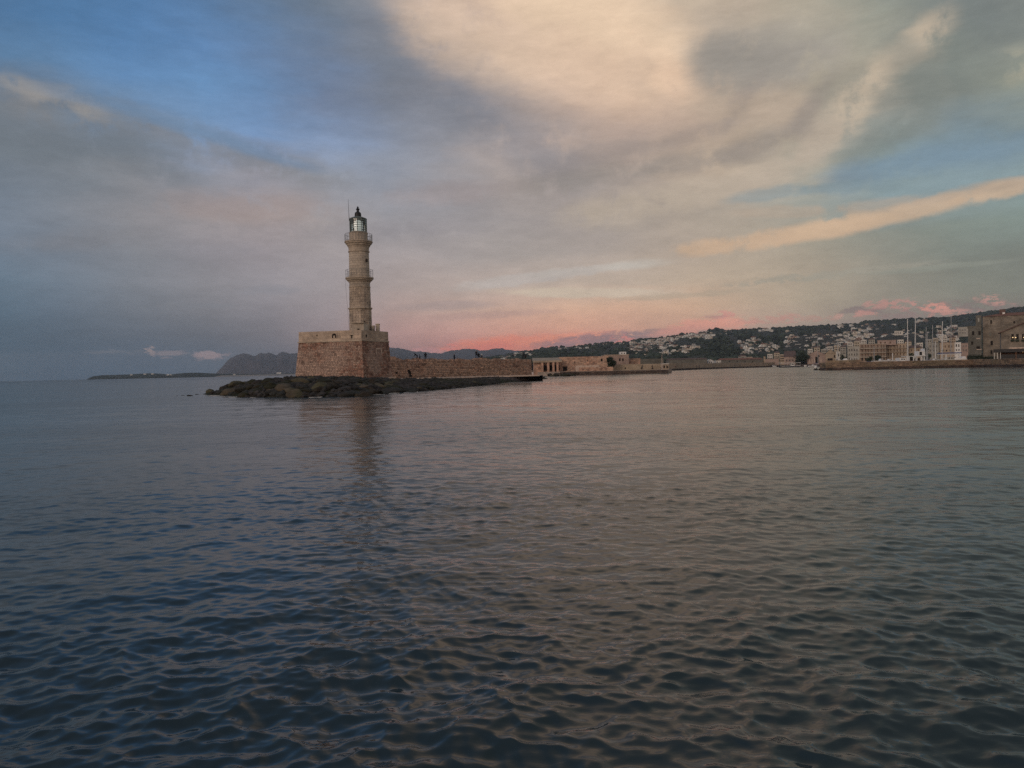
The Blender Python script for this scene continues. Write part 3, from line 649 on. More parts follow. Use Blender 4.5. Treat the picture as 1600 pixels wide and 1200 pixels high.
# ------------------------------------------------------------------ fort
Lp, Cp, Rp = at(468, 580, 116.5), at(566, 580, 114.0), at(608, 580, 121.0)
plan = [Vector((Lp.x, Lp.y, 0)), Vector((Cp.x, Cp.y, 0)), Vector((Rp.x, Rp.y, 0)), Vector((Rp.x - 2.0, Rp.y + 8.5, 0)), Vector((Lp.x + 1.5, Lp.y + 12, 0))]
cen = sum(plan, Vector()) / 5
Z0, Z1, Z2 = .9, 7.0, 8.72
def ring(off, z):
    out = []
    for i in range(5):
        a, b, c = plan[i-1], plan[i], plan[(i+1) % 5]
        n1_ = (b-a).normalized(); n2_ = (c-b).normalized(); o1 = Vector((n1_.y, -n1_.x, 0)); o2 = Vector((n2_.y, -n2_.x, 0))
        bi = (o1 + o2); bi = bi / (1 + o1.dot(o2)); out.append(Vector((b.x + bi.x*off, b.y + bi.y*off, z)))
    return out
fort = empty('harbour_fort', (cen.x, cen.y, Z0), 'low stone fort with sloping red brown walls under the lighthouse', 'fort')
def P(o): o.parent = fort; o.matrix_parent_inverse = Matrix.Translation((-cen.x, -cen.y, -Z0)); return o
mb = MB(); b_, t_ = ring(.58, Z0 - .6), ring(-.03, Z1)
mb.add(b_ + t_, [(0,1,6,5),(1,2,7,6),(2,3,8,7),(3,4,9,8),(4,0,5,9),(5,6,7,8,9),(4,3,2,1,0)])
P(mb.build('wall_core', M['fort_core']))
mb = MB()
bb, tt = ring(.60, Z0 - .3), ring(0, Z1)
win = lambda u, v: abs(u - .60) < .13 and .50 < v < .84
for i in (0, 1, 4, 2):
    masonry(mb, bb[i], bb[(i+1) % 5], tt[(i+1) % 5], tt[i], .25, .25, .65, .05, .012, skip=win if i == 1 else None, round_=.012)
P(mb.build('stone', M['fort'])); mb_ = COL.objects[-1]; mb_['kind'] = 'stuff'
# cordon and parapet
mb = MB(); r1, r2 = ring(.16, Z1), ring(.16, Z1 + .16); mb.add(r1 + r2, [(i, (i+1) % 5, 5+(i+1) % 5, 5+i) for i in range(5)] + [(5,6,7,8,9),(4,3,2,1,0)]); P(mb.build('cordon', M['moulding']))
mb = MB(); r1, r2, r3, r4 = ring(.0, Z1+.16), ring(-.02, Z2), ring(-.55, Z2), ring(-.55, Z1+.16)
for i in range(5):
    j = (i+1) % 5; mb.add([r1[i], r1[j], r2[j], r2[i], r3[i], r3[j], r4[j], r4[i]], [(0,1,2,3),(3,2,5,4),(4,5,6,7)])
P(mb.build('parapet', M['parapet']))
mb = MB()
for i in (0, 1): masonry(mb, r1[i], r1[(i+1)%5], r2[(i+1)%5], r2[i], .42, .7, 1.3, .025, .012)
o = P(mb.build('parapet_block', M['parapet'])); o['kind'] = 'stuff'
# openings of the parapet: arched niche, spouts
def wallpt(i, u, v, za, zb, off=0.0):
    a, b = lerp(ring(off, za)[i], ring(off, zb)[i], v), lerp(ring(off, za)[(i+1)%5], ring(off, zb)[(i+1)%5], v); return lerp(a, b, u)
def facing(i):
    d = (plan[(i+1)%5] - plan[i]).normalized(); return math.atan2(d.y, d.x)
def arch_mb(w, h, d, n=8):
    mb = MB(); pts = [(-w/2, 0), (w/2, 0), (w/2, h - w/2)] + [(w/2*math.cos(PI*k/n), h - w/2 + w/2*math.sin(PI*k/n)) for k in range(1, n)] + [(-w/2, h - w/2)]
    k = len(pts); mb.add([(x, -d, z) for x, z in pts] + [(x, d, z) for x, z in pts], [tuple(range(k)), tuple(reversed(range(k, 2*k)))] + [(i, k+i, k+(i+1)%k, (i+1)%k) for i in range(k)]); return mb
def arch_frame(w, h, d, fw=.14, n=10):
    mb = MB(); ip = [(w/2, 0), (w/2, h - w/2)] + [(w/2*math.cos(PI*k/n), h - w/2 + w/2*math.sin(PI*k/n)) for k in range(1, n)] + [(-w/2, h - w/2), (-w/2, 0)]
    W2 = w + 2*fw; H2 = h + fw; op = [(W2/2, 0), (W2/2, h - w/2)] + [(W2/2*math.cos(PI*k/n), h - w/2 + W2/2*math.sin(PI*k/n)) for k in range(1, n)] + [(-W2/2, h - w/2), (-W2/2, 0)]
    k = len(ip)
    for i in range(k - 1):
        a, b, c, e = ip[i], ip[i+1], op[i+1], op[i]; mb.hexa([(a[0],-d,a[1]),(b[0],-d,b[1]),(c[0],-d,c[1]),(e[0],-d,e[1]),(a[0],d,a[1]),(b[0],d,b[1]),(c[0],d,c[1]),(e[0],d,e[1])])
    return mb
def put(o, p, rz): o.location = p - Vector((cen.x, cen.y, Z0)); o.rotation_euler = (0, 0, rz); o.parent = fort; return o
p = wallpt(0, (524.5-468)/98., .28, Z1+.16, Z2); f1 = facing(0)
n_ = put(arch_mb(.78, .72, .05).build('niche', M['dark']), p, f1)
arch_frame(.78, .72, .09, .12).build('niche_frame', M['parapet'], n_)
bx = MB(); bx.box((-.16, -.07, .0), (.12, -.052, .38)); bx.build('niche_stone', M['parapet'], n_)
for (px_, i, u, v, w, h) in ((551, 0, .85, .42, .45, .16), (551, 0, .85, .2, .18, .35), (573.5, 1, .17, .3, .28, .42), (497, 0, .3, .55, .16, .2)):
    p = wallpt(i, u, v, Z1+.16, Z2); bx = MB(); bx.box((-w/2, -.06, 0), (w/2, .03, h)); put(bx.build('spout_hole', M['dark']), p, facing(i))
# framed window of the right face
p = wallpt(1, .60, .50, Z0-.3, Z1, .02)
bw, bh = 1.35, 2.0
rec = MB(); rec.box((-bw/2, -.02, 0), (bw/2, .04, bh)); wn = put(rec.build('fort_window', M['shutter']), p, facing(1))
fr = MB(); fr.box((-bw/2-.22, -.14, -.16), (-bw/2, .02, bh+.18)); fr.box((bw/2, -.14, -.16), (bw/2+.22, .02, bh+.18)); fr.box((-bw/2+.002, -.13, bh), (bw/2-.002, .02, bh+.18)); fr.box((-bw/2+.002, -.15, -.16), (bw/2-.002, .02, 0)); fr.build('window_frame', M['palestone'], wn)
for k in range(5):
    bar = MB(); bar.box((-bw/2+.12, -.06, .18+k*.36), (bw/2-.12, -.022, .36+k*.36)); bar.build('shutter_board', M['fort_core'], wn)
p = wallpt(0, .98, .77, Z0-.3, Z1, .0); bx = MB(); bx.box((-.28, -.09, 0), (.22, .02, .22)); put(bx.build('white_block', M['palestone']), p, facing(0))
# stair turret block breaking the parapet, with chimneys behind
hs = at(561, 540, 114.9)
turret = MB(); a0 = at(552, 580, 114.3); a1_ = at(571.5, 580, 115.3)
zt = at(561, 505.5, 115).z
turret.hexa([(a0.x,a0.y-.02,Z1+.16),(a1_.x,a1_.y-.75,Z1+.16),(a1_.x+.2,a1_.y+2.2,Z1+.16),(a0.x,a0.y+2.2,Z1+.16),(a0.x,a0.y-.02,zt),(a1_.x,a1_.y-.75,zt),(a1_.x+.2,a1_.y+2.2,zt),(a0.x,a0.y+2.2,zt)])
P(turret.build('stair_block', M['tower']))
cap = MB(); cap.box((a0.x-.08, a0.y-.16, zt), (a1_.x+.1, a1_.y+1.4, zt+.14)); P(cap.build('stair_block_coping', M['moulding']))
bx = MB(); pz = at(559.5, 514.5, 114.2); bx.box((pz.x-.1, a0.y-.07, pz.z-.1), (pz.x+.1, a0.y, pz.z+.12)); P(bx.build('spout_hole', M['dark']))
for (x0_, x1_, yt, Yc) in ((580.6, 584.6, 508.8, 118.5), (586.8, 592.2, 506.0, 118.8)):
    A_, B_ = at(x0_, yt, Yc), at(x1_, yt, Yc); ch = MB(); ch.box((A_.x, Yc, Z2-1.5), (B_.x, Yc+.6, A_.z-.1)); ch.box((A_.x-.05, Yc-.05, A_.z-.1), (B_.x+.05, Yc+.65, A_.z+.02))
    P(ch.build('chimney', M['tower']))
# pale rubble skirt along the foot
mb = MB()
for i, n__ in ((0, 95), (1, 70)):
    r0 = ring(.9, 0)
    for k in range(n__):
        u = random.uniform(-.02, 1.0); p = lerp(r0[i], r0[(i+1)%5], u); out_ = Vector((0, -1, 0)) * random.uniform(0, 1.0 if i == 0 else 2.6); s = random.uniform(.12, .34)
        q0 = p + out_; z = Z0 + .25 - abs(out_.y)*.22 + (0.1 if i else 0); mb.hexa([(q0.x+dx*s*random.uniform(.7,1.4), q0.y+dy*s, z+dz*s*random.uniform(.3,.8)) for dz in (-.8, .6) for dx, dy in ((-1,-1),(1,-1),(1,1),(-1,1))])
o = P(mb.build('footing_rubble', M['palestone'])); o['kind'] = 'stuff'

# ------------------------------------------------------------------ lighthouse
TY = 119.0; tcx = at(563.9, 520, TY).x
def tz(y): return EYE + (583.3 - y) * TY / FPX
K = TY / FPX
tower = empty('lighthouse', (tcx, TY, Z2 - 1), 'tall pale stone lighthouse with two galleries and a glazed lantern on the fort', 'lighthouse')
def T(mb, name, m_, smooth=False, kind=None, parent=None):
    o = mb.build(name, m_, smooth=smooth); o.parent = tower if parent is None else parent
    o.location = (0, 0, -(Z2 - 1)) if parent is None else (0, 0, 0)
    if kind: o['kind'] = kind
    return o
def shaft(name, y0, r0, y1, r1, n, m_, rot=0.0, ch=.38):
    z0, z1 = tz(y0), tz(y1); mb = MB(); mb.lathe([(r0*K-.03, z0), (r1*K-.03, z1)], n, rot=rot); core = T(mb, name, M['fort_core'] if n < 20 else m_)
    st = MB(); nc = max(1, round((z1-z0)/ch))
    seg = n if n <= 16 else 36
    for c in range(nc):
        za, zb = lerp(z0, z1, c/nc), lerp(z0, z1, (c+1)/nc); ra, rb = lerp(r0, r1, c/nc)*K, lerp(r0, r1, (c+1)/nc)*K
        for s_ in range(seg):
            cuts = [0, .5 + random.uniform(-.12, .12), 1] if n <= 16 and (c + s_) % 2 else [0, 1] if n > 16 else [0, .33+random.uniform(-.08,.08), .7+random.uniform(-.08,.08), 1]
            if n > 16 and (s_ + c) % 2: continue
            a_0 = rot + 2*PI*s_/seg; a_1 = rot + 2*PI*(s_ + (2 if n > 16 else 1))/seg
            for u0, u1 in zip(cuts[:-1], cuts[1:]):
                def pt(u, z, r, off=0.0):
                    if n <= 16:
                        pa, pb = Vector((r*math.cos(a_0), r*math.sin(a_0), z)), Vector((r*math.cos(a_1), r*math.sin(a_1), z)); v = lerp(pa, pb, u); k = 1 + off/r; return Vector((v.x*k, v.y*k, z))
                    a = lerp(a_0, a_1, u); return Vector(((r+off)*math.cos(a), (r+off)*math.sin(a), z))
                e = random.uniform(.0, .035) if m_ is M['towerold'] else random.uniform(0, .012); gp = .012; gu = .02
                us = [u0+gu, u1-gu] if n <= 16 else [u0+gu, (u0+u1)/2, u1-gu]
                lo = [pt(u, za+gp, ra, -.03) for u in us]; hi = [pt(u, zb-gp, rb, -.03) for u in us]; lo2 = [pt(u, za+gp, ra, e) for u in us]; hi2 = [pt(u, zb-gp, rb, e) for u in us]
                kk = len(us); vs_ = lo + hi + lo2 + hi2; fs = []
                for q_ in range(kk-1): fs += [(2*kk+q_, 2*kk+q_+1, 3*kk+q_+1, 3*kk+q_), (q_, q_+1, 2*kk+q_+1, 2*kk+q_), (kk+q_+1, kk+q_, 3*kk+q_, 3*kk+q_+1)]
                fs += [(0, 2*kk, 3*kk, kk), (kk-1, 2*kk-1, 4*kk-1, 3*kk-1)]
                st.add(vs_, fs)
    o = st.build('stone', m_); o.parent = core; o['kind'] = 'stuff'; return core
shaft('lower_shaft', 530, 17.1, 484, 17.0, 8, M['towerold'], rot=math.radians(22.5-8))
mb = MB(); mb.lathe([(17.0*K, tz(484.3)), (18.6*K, tz(483)), (18.9*K, tz(481.6)), (16.6*K, tz(480.6))], 16, rot=.2); T(mb, 'lower_cornice', M['moulding'])
shaft('middle_shaft', 480.6, 16.4, 450, 15.9, 16, M['towerold'], rot=.2)
mb = MB(); mb.lathe([(15.9*K, tz(450.4)), (16.6*K, tz(449.8)), (16.6*K, tz(448.6)), (15.7*K, tz(448))], 32); T(mb, 'ring_moulding', M['moulding'])
shaft('shaft_collar', 448, 15.7, 442, 15.9, 32, M['tower'])
mb = MB(); mb.lathe([(15.9*K, tz(442.2)), (17.2*K, tz(441.2)), (17.6*K, tz(440.2)), (19.6*K, tz(439)), (20.2*K, tz(437.4)), (21.6*K, tz(436.6)), (21.8*K, tz(434.8)), (15.2*K, tz(434.7))], 48); T(mb, 'lower_gallery', M['moulding'])
shaft('upper_shaft', 434.8, 15.7, 395.2, 15.2, 32, M['tower'])
mb = MB(); mb.lathe([(15.2*K, tz(395.6)), (16.5*K, tz(394.9)), (16.5*K, tz(393.8)), (15.6*K, tz(393.2)), (15.7*K, tz(389)), (16.6*K, tz(386.5)), (18.0*K, tz(384.8)), (18.4*K, tz(383.4)), (20.2*K, tz(382)), (20.5*K, tz(380.6)), (21.6*K, tz(380)), (21.6*K, tz(378.6)), (14*K, tz(378.5))], 48); T(mb, 'upper_gallery', M['moulding'])
mb = MB(); mb.lathe([(14.3*K, tz(378.6)), (14.2*K, tz(367)), (14.6*K, tz(366.6)), (14.6*K, tz(364.9)), (12.8*K, tz(364.8))], 40); T(mb, 'lantern_drum', M['tower'], smooth=False)
def railing(y0, y1, r, name, n, dense):
    grp = MB(); z0, z1 = tz(y0), tz(y1); R_ = r*K
    for zz in (z1, lerp(z0, z1, .5), z0+.1):
        pts = [(R_*math.cos(2*PI*k/48), R_*math.sin(2*PI*k/48), zz) for k in range(49)]; grp.tube(pts, .022 if zz == z1 else .014, 4)
    o = T(grp, name, M['iron'])
    pm = MB(); pm.tube([(0, 0, 0), (0, 0, z1-z0)], .024, 5); me = pm.mesh('baluster', M['iron'])
    for k in range(n):
        a = 2*PI*k/n; inst('baluster', me, o, (R_*math.cos(a), R_*math.sin(a), z0))
railing(434.8, 422.8, 20.9, 'lower_railing', 16, 0); railing(378.6, 367.3, 20.8, 'upper_railing', 28, 0)
# lantern
R_ = 12.9*K; z0, z1 = tz(364.8), tz(343.4); n = 12
mb = MB(); mb.lathe([(R_-.02, z0), (R_-.02, z1)], n, rot=.1); mb.f = mb.f[:-2]; mb.mi = mb.mi[:-2]; lg = T(mb, 'lantern_glazing', M['glass'])
mm = MB(); mm.tube([(0, 0, 0), (0, 0, z1-z0)], .05, 4); me = mm.mesh('glazing_bar', M['green_metal'])
for k in range(n):
    a = .1 + 2*PI*k/n; inst('glazing_bar', me, lg, (R_*math.cos(a), R_*math.sin(a), z0))
for k in range(7):
    zz = lerp(z0+.04, z1-.04, k/6); rb = MB(); rb.tube([((R_)*math.cos(.1+2*PI*q_/n), (R_)*math.sin(.1+2*PI*q_/n), zz) for q_ in range(n+1)], .035 if k not in (0, 6) else .09, 4); o = rb.build('glazing_ring', M['green_metal']); o.parent = lg
mb = MB(); mb.lathe([(.25, z0-.05), (.35, z0+.3), (.62, z0+.55), (.72, lerp(z0,z1,.5)), (.62, z1-.45), (.3, z1-.2)], 20); T(mb, 'lens_added_glow', M['lens'], smooth=True)
mb = MB(); mb.lathe([(13.3*K, tz(343.6)), (13.4*K, tz(342.9)), (9*K, tz(341)), (5.2*K, tz(339.6))], 12, rot=.1); T(mb, 'lantern_roof', M['green_metal'])
mb = MB(); mb.lathe([(5.3*K, tz(340.2)), (5.1*K, tz(336)), (4.7*K, tz(333.8)), (3.2*K, tz(332.6)), (2.1*K, tz(331.8)), (2.0*K, tz(329.6)), (2.9*K, tz(328.4)), (2.4*K, tz(327.2)), (1.2*K, tz(326.4)), (1.5*K, tz(325.4)), (.9*K, tz(324.2)), (.2*K, tz(323.4))], 16); T(mb, 'ventilator', M['black'])
mb = MB(); mb.tube([(-13.6*K, -.1, tz(346)), (-14.4*K, -.1, tz(312))], .045, 5, r2=.018); T(mb, 'antenna', M['black'])
bx = MB(); za = tz(411); bx.box((12.2*K, -1.10, za), (15.0*K, -.80, za+.42)); T(bx, 'shaft_window', M['dark'])
for (xx, yy) in ((573-563.9, 505), (558-563.9, 514)):
    bx = MB(); bx.box((xx*K-.09, -17.05*K*.955, tz(yy)), (xx*K+.09, -17.05*K*.90, tz(yy)+.22)); T(bx, 'shaft_hole', M['dark'])
mb = MB(); mb.tube([(-16.6*K, -.5, tz(519)), (-21.8*K, -.3, tz(436))], .014, 4); T(mb, 'hanging_cable', M['black'])

# ------------------------------------------------------------------ breakwater wall and ledge
W0, W1 = at(606, 580, 122.5), at(831, 580, 151.0); W2 = at(836, 580, 156)
wall = empty('breakwater_wall', (W0.x, W0.y, .8), 'long red brown rubble wall running right from the fort', 'wall')
def PW(o): o.location = -wall.location; o.parent = wall; return o
d = (W1-W0); d.z = 0; d.normalize(); nn = Vector((d.y, -d.x, 0))
A_, B_ = Vector((W0.x, W0.y, .9)), Vector((W1.x, W1.y, .9)); Cc, Dd = Vector((W1.x, W1.y, 4.12)) - nn*.15, Vector((W0.x, W0.y, 4.18)) - nn*.15
mb = MB(); k_ = -nn*3.2
mb.hexa([A_-nn*.03, B_-nn*.03, B_+k_, A_+k_, Dd-nn*.03, Cc-nn*.03, Cc+k_, Dd+k_])
PW(mb.build('wall_core', M['fort_core']))
mb = MB(); holes = [(.115, .20, .045, .10), (.135, .12, .02, .06), (.20, .10, .035, .05)]
def sk(u, v):
    if (u-.125)**2/.0125**2 + (v-.25-(.125-u)*8)**2/.16**2 < 1: return True
    if abs(u-.045) < .012 and abs(v-.33) < .06: return True
    if .22 < u < .29 and v < .10 and int(u*260) % 4 < 2: return True
    return False
masonry(mb, A_, B_, Cc, Dd, .30, .24, .62, .09, .02, skip=sk, round_=.03)
masonry(mb, B_, B_+k_, Cc+k_, Cc, .30, .3, .8, .07, .02, round_=.03)
o = PW(mb.build('stone', M['rubble'])); o['kind'] = 'stuff'
mb = MB()
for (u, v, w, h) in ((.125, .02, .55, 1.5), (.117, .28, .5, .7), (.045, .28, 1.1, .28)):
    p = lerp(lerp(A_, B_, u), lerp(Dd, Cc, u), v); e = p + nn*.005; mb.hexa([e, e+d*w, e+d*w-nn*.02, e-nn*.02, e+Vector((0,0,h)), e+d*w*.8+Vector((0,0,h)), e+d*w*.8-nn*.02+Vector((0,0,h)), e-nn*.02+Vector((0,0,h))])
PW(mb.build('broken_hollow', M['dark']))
# ragged top course
mb = MB(); u = 0
while u < 1:
    w = random.uniform(.25, .7)/36; hgt = max(0, fbm(u*14, 1.3, 0, 3)*.5 + .18)
    if hgt > .06:
        p = lerp(Dd, Cc, u) - nn*.1; mb.hexa([p, p+d*w*34, p+d*w*34-nn*.5, p-nn*.5, p+Vector((0,0,hgt)), p+d*w*34+Vector((0,0,hgt*.9)), p+d*w*34-nn*.5+Vector((0,0,hgt)), p-nn*.5+Vector((0,0,hgt))])
    u += w
o = PW(mb.build('capstone', M['rubble'])); o['kind'] = 'stuff'
# ledge at foot of wall
ledge_pts = [on(x, y, 1.03) for x, y in [(622,592.5),(640,591.0),(680,590.2),(720,589.0),(780,587.4),(843,586.0)]]
mb = MB()
for a, b in zip(ledge_pts[:-1], ledge_pts[1:]):
    bk = lambda p: Vector((p.x + nn.x*-6, p.y + nn.y*-6, p.z)); ba, bb_ = bk(a), bk(b)
    mb.hexa([a-Vector((0,0,.16)), b-Vector((0,0,.16)), bb_-Vector((0,0,.16)), ba-Vector((0,0,.16)), a, b, bb_, ba])
tag(mb.build('ledge_paving', M['palestone']), kind='structure')
# dark quay foot below the ledge, right half, in courses
q0, q1 = [on(x, y, 0) for x, y in [(700,607.6),(780,599.2),(848,592.4)]], None
mb = MB(); core = MB()
tops = [on(x, y, .86) for x, y in [(700,592.2),(780,588.9),(848,587.2)]]
for i in range(2):
    masonry(mb, q0[i]-Vector((0,0,.3)), q0[i+1]-Vector((0,0,.3)), tops[i+1], tops[i], .34, .6, 1.6, .10, .02, round_=.05)
    a, b, c, e = q0[i]-Vector((0,0,.3)), q0[i+1]-Vector((0,0,.3)), tops[i+1], tops[i]; core.add([a, b, c, e, c+Vector((0,4,0)), e+Vector((0,4,0))], [(0,1,2,3),(3,2,4,5)])
endp = q0[2]-Vector((0,0,.3)); masonry(mb, endp, endp+Vector((-1,7,0)), tops[2]+Vector((-1,7,0)), tops[2], .34, .6, 1.4, .1, .02)
co = tag(core.build('quay', M['darkquay']), kind='structure'); o = mb.build('stone', M['darkquay'], co, kind='stuff')

# ------------------------------------------------------------------ people
def person(x, yfeet, Y, pose, cl, label, z=None, rz=0.0, s=1.0, group='people out on the harbour walls'):
    J = {'stand': [(0,0,.93),(0,0,1.15),(0,0,1.38),(0,0,1.50),(0,-.02,1.60),(0,-.01,1.72), (-.10,0,.90),(-.11,.02,.50),(-.12,.02,.08),(-.12,-.13,.03), (.10,0,.90),(.11,.0,.50),(.12,.03,.08),(.12,-.12,.03), (-.20,0,1.40),(-.26,.03,1.14),(-.25,-.05,.90),(-.24,-.08,.80), (.20,0,1.40),(.26,.03,1.14),(.24,-.05,.90),(.23,-.08,.80)],
         'walk': [(0,0,.92),(0,-.02,1.15),(0,-.03,1.38),(0,-.04,1.50),(0,-.07,1.60),(0,-.07,1.72), (-.10,0,.89),(-.11,-.20,.52),(-.11,-.24,.10),(-.11,-.40,.06), (.10,0,.89),(.11,.06,.50),(.11,.32,.14),(.11,.24,.03), (-.20,-.03,1.40),(-.25,.14,1.16),(-.24,.16,.92),(-.24,.13,.83), (.20,-.03,1.40),(.25,-.14,1.16),(.23,-.28,.98),(.22,-.34,.92)],
         'bend': [(0,0,.90),(0,-.16,1.10),(0,-.32,1.24),(0,-.40,1.30),(0,-.48,1.34),(0,-.58,1.38), (-.10,0,.87),(-.12,-.02,.48),(-.12,.05,.08),(-.12,-.10,.03), (.10,0,.87),(.12,-.10,.48),(.12,0,.08),(.12,-.14,.03), (-.20,-.32,1.22),(-.24,-.42,.98),(-.20,-.56,.80),(-.18,-.62,.74), (.20,-.32,1.22),(.24,-.46,1.0),(.20,-.60,.84),(.18,-.66,.78)],
         'sit': [(0,0,.50),(0,.03,.74),(0,.0,.96),(0,-.02,1.08),(0,-.05,1.18),(0,-.06,1.29), (-.10,0,.48),(-.13,-.42,.52),(-.13,-.46,.10),(-.13,-.60,.04), (.10,0,.48),(.13,-.42,.52),(.13,-.46,.10),(.13,-.60,.04), (-.20,0,.97),(-.25,-.06,.72),(-.18,-.28,.60),(-.14,-.34,.58), (.20,0,.97),(.25,-.06,.72),(.18,-.28,.60),(.14,-.34,.58)]}[pose]
    E_ = [(0,1),(1,2),(2,3),(3,4),(4,5),(0,6),(6,7),(7,8),(8,9),(0,10),(10,11),(11,12),(12,13),(2,14),(14,15),(15,16),(16,17),(2,18),(18,19),(19,20),(20,21)]
    Rr = [.155,.145,.16,.06,.10,.085,.10,.07,.045,.04,.10,.07,.045,.04,.07,.05,.036,.042,.07,.05,.036,.042]
    m = bpy.data.meshes.new('person'); m.from_pydata(J, E_, []); m.materials.append(CLOTH[cl])
    o = bpy.data.objects.new('person', m); COL.objects.link(o)
    sk_ = o.modifiers.new('skin', 'SKIN'); sk_.use_smooth_shade = True
    for v, r in zip(m.skin_vertices[0].data, Rr): v.radius = (r, r*.8)
    m.skin_vertices[0].data[0].use_root = True
    su = o.modifiers.new('sub', 'SUBSURF'); su.levels = 1; su.render_levels = 1
    p = at(x, yfeet, Y); o.location = (p.x, Y, p.z if z is None else z); o.rotation_euler = (0, 0, rz); o.scale = (s, s, s)
    tag(o, label, 'person', group); return o
WT = 3.55   # walkway behind the wall top
def wy(x): return 122.5 + (x - 606) / 225 * 28.5 + 1.6
# raised walkway strip behind the wall crest
for (x, pose, cl, rz, dz, lab) in [
    (652, 'bend', 0, -1.2, .0, 'person in dark clothes bending forward on the wall top nearest the fort'),
    (656, 'sit', 1, -1.4, -.1, 'person in dark clothes sitting beside the bending figure on the wall'),
    (665, 'stand', 0, .4, -.1, 'person in black standing just right of the seated figure on the wall'),
    (710, 'stand', 1, 1.2, -.35, 'slim figure alone on the middle of the wall top'),
    (744.5, 'stand', 0, .2, .28, 'tall figure in black standing on the wall with a bag at the side'),
    (748, 'sit', 0, .2, .3, 'person in dark clothes crouched beside the tall black figure on the wall'),
    (752.5, 'sit', 2, -.6, .15, 'person in a white top sitting on the wall right of the black figures'),
    (817, 'bend', 0, 2.4, .1, 'person in black leaning on the right end of the wall'),
    (821, 'sit', 3, 0, .0, 'person in brown sitting at the right end of the wall')]:
    person(x, 560, wy(x), pose, cl, lab, z=3.95 + dz, rz=rz)

# ------------------------------------------------------------------ middle quay with ruins
def quad_box(x0, x1, Y, ytop, zb, depth, m_, name, parent=None, Y1=None):   # a box whose face spans pixels x0..x1 at depth Y, up to row ytop
    Y1 = Y if Y1 is None else Y1
    A, B = at(x0, ytop, Y), at(x1, ytop, Y1); zt_ = (A.z + B.z) / 2; mb = MB()
    mb.hexa([(A.x,Y,zb),(B.x,Y1,zb),(B.x,Y1+depth,zb),(A.x,Y+depth,zb),(A.x,Y,zt_),(B.x,Y1,zt_),(B.x,Y1+depth,zt_),(A.x,Y+depth,zt_)])
    return mb, A, B, zt_
def face_stones(mb, x0, x1, Y, zb, zt_, ch, l0, l1, skip=None, Y1=None, depth=.08):
    Y1 = Y if Y1 is None else Y1
    A, B = at(x0, 570, Y), at(x1, 570, Y1); masonry(mb, (A.x,Y,zb), (B.x,Y1,zb), (B.x,Y1,zt_), (A.x,Y,zt_), ch, l0, l1, depth, .03, skip=skip, round_=.03)
mq = tag(slab('middle_quay', [(gx(840,236),236),(gx(875,228),228),(gx(904,232),232),(gx(1044,227),227),(gx(1049,232),232),(gx(1050,262),262),(gx(845,300),300)], -1, 1.15, M['paving']), kind='structure')
mb = MB(); face_stones(mb, 875, 904, 227.9, -.3, 1.1, .4, .8, 1.8, Y1=231.9); face_stones(mb, 904, 1044, 231.9, -.3, 1.1, .4, .8, 1.8, Y1=226.9)
face_stones(mb, 842, 875, 235.9, -.3, .9, .4, .6, 1.6, Y1=227.9)
mb.build('stone', M['darkquay'], mq, kind='stuff')
for i in range(26):
    x = random.uniform(848, 900); p = on(x, random.uniform(584.5, 587.2), .2); s_ = random.uniform(.5, 1.3); lb_ = '%s %s stone tumbled below the %s of the ruined harbour buildings' % ('big' if s_ > 1 else ('middling' if s_ > .75 else 'little'), ('dark brown', 'mossy', 'dark grey', 'lighter brown', 'smooth dark')[i % 5], 'left half' if x < 866 else 'right half'); boulder(p.x, p.y, s_, i, lb_, lb_.replace(' stone ', ' stones '), z=.1, sz=.5)

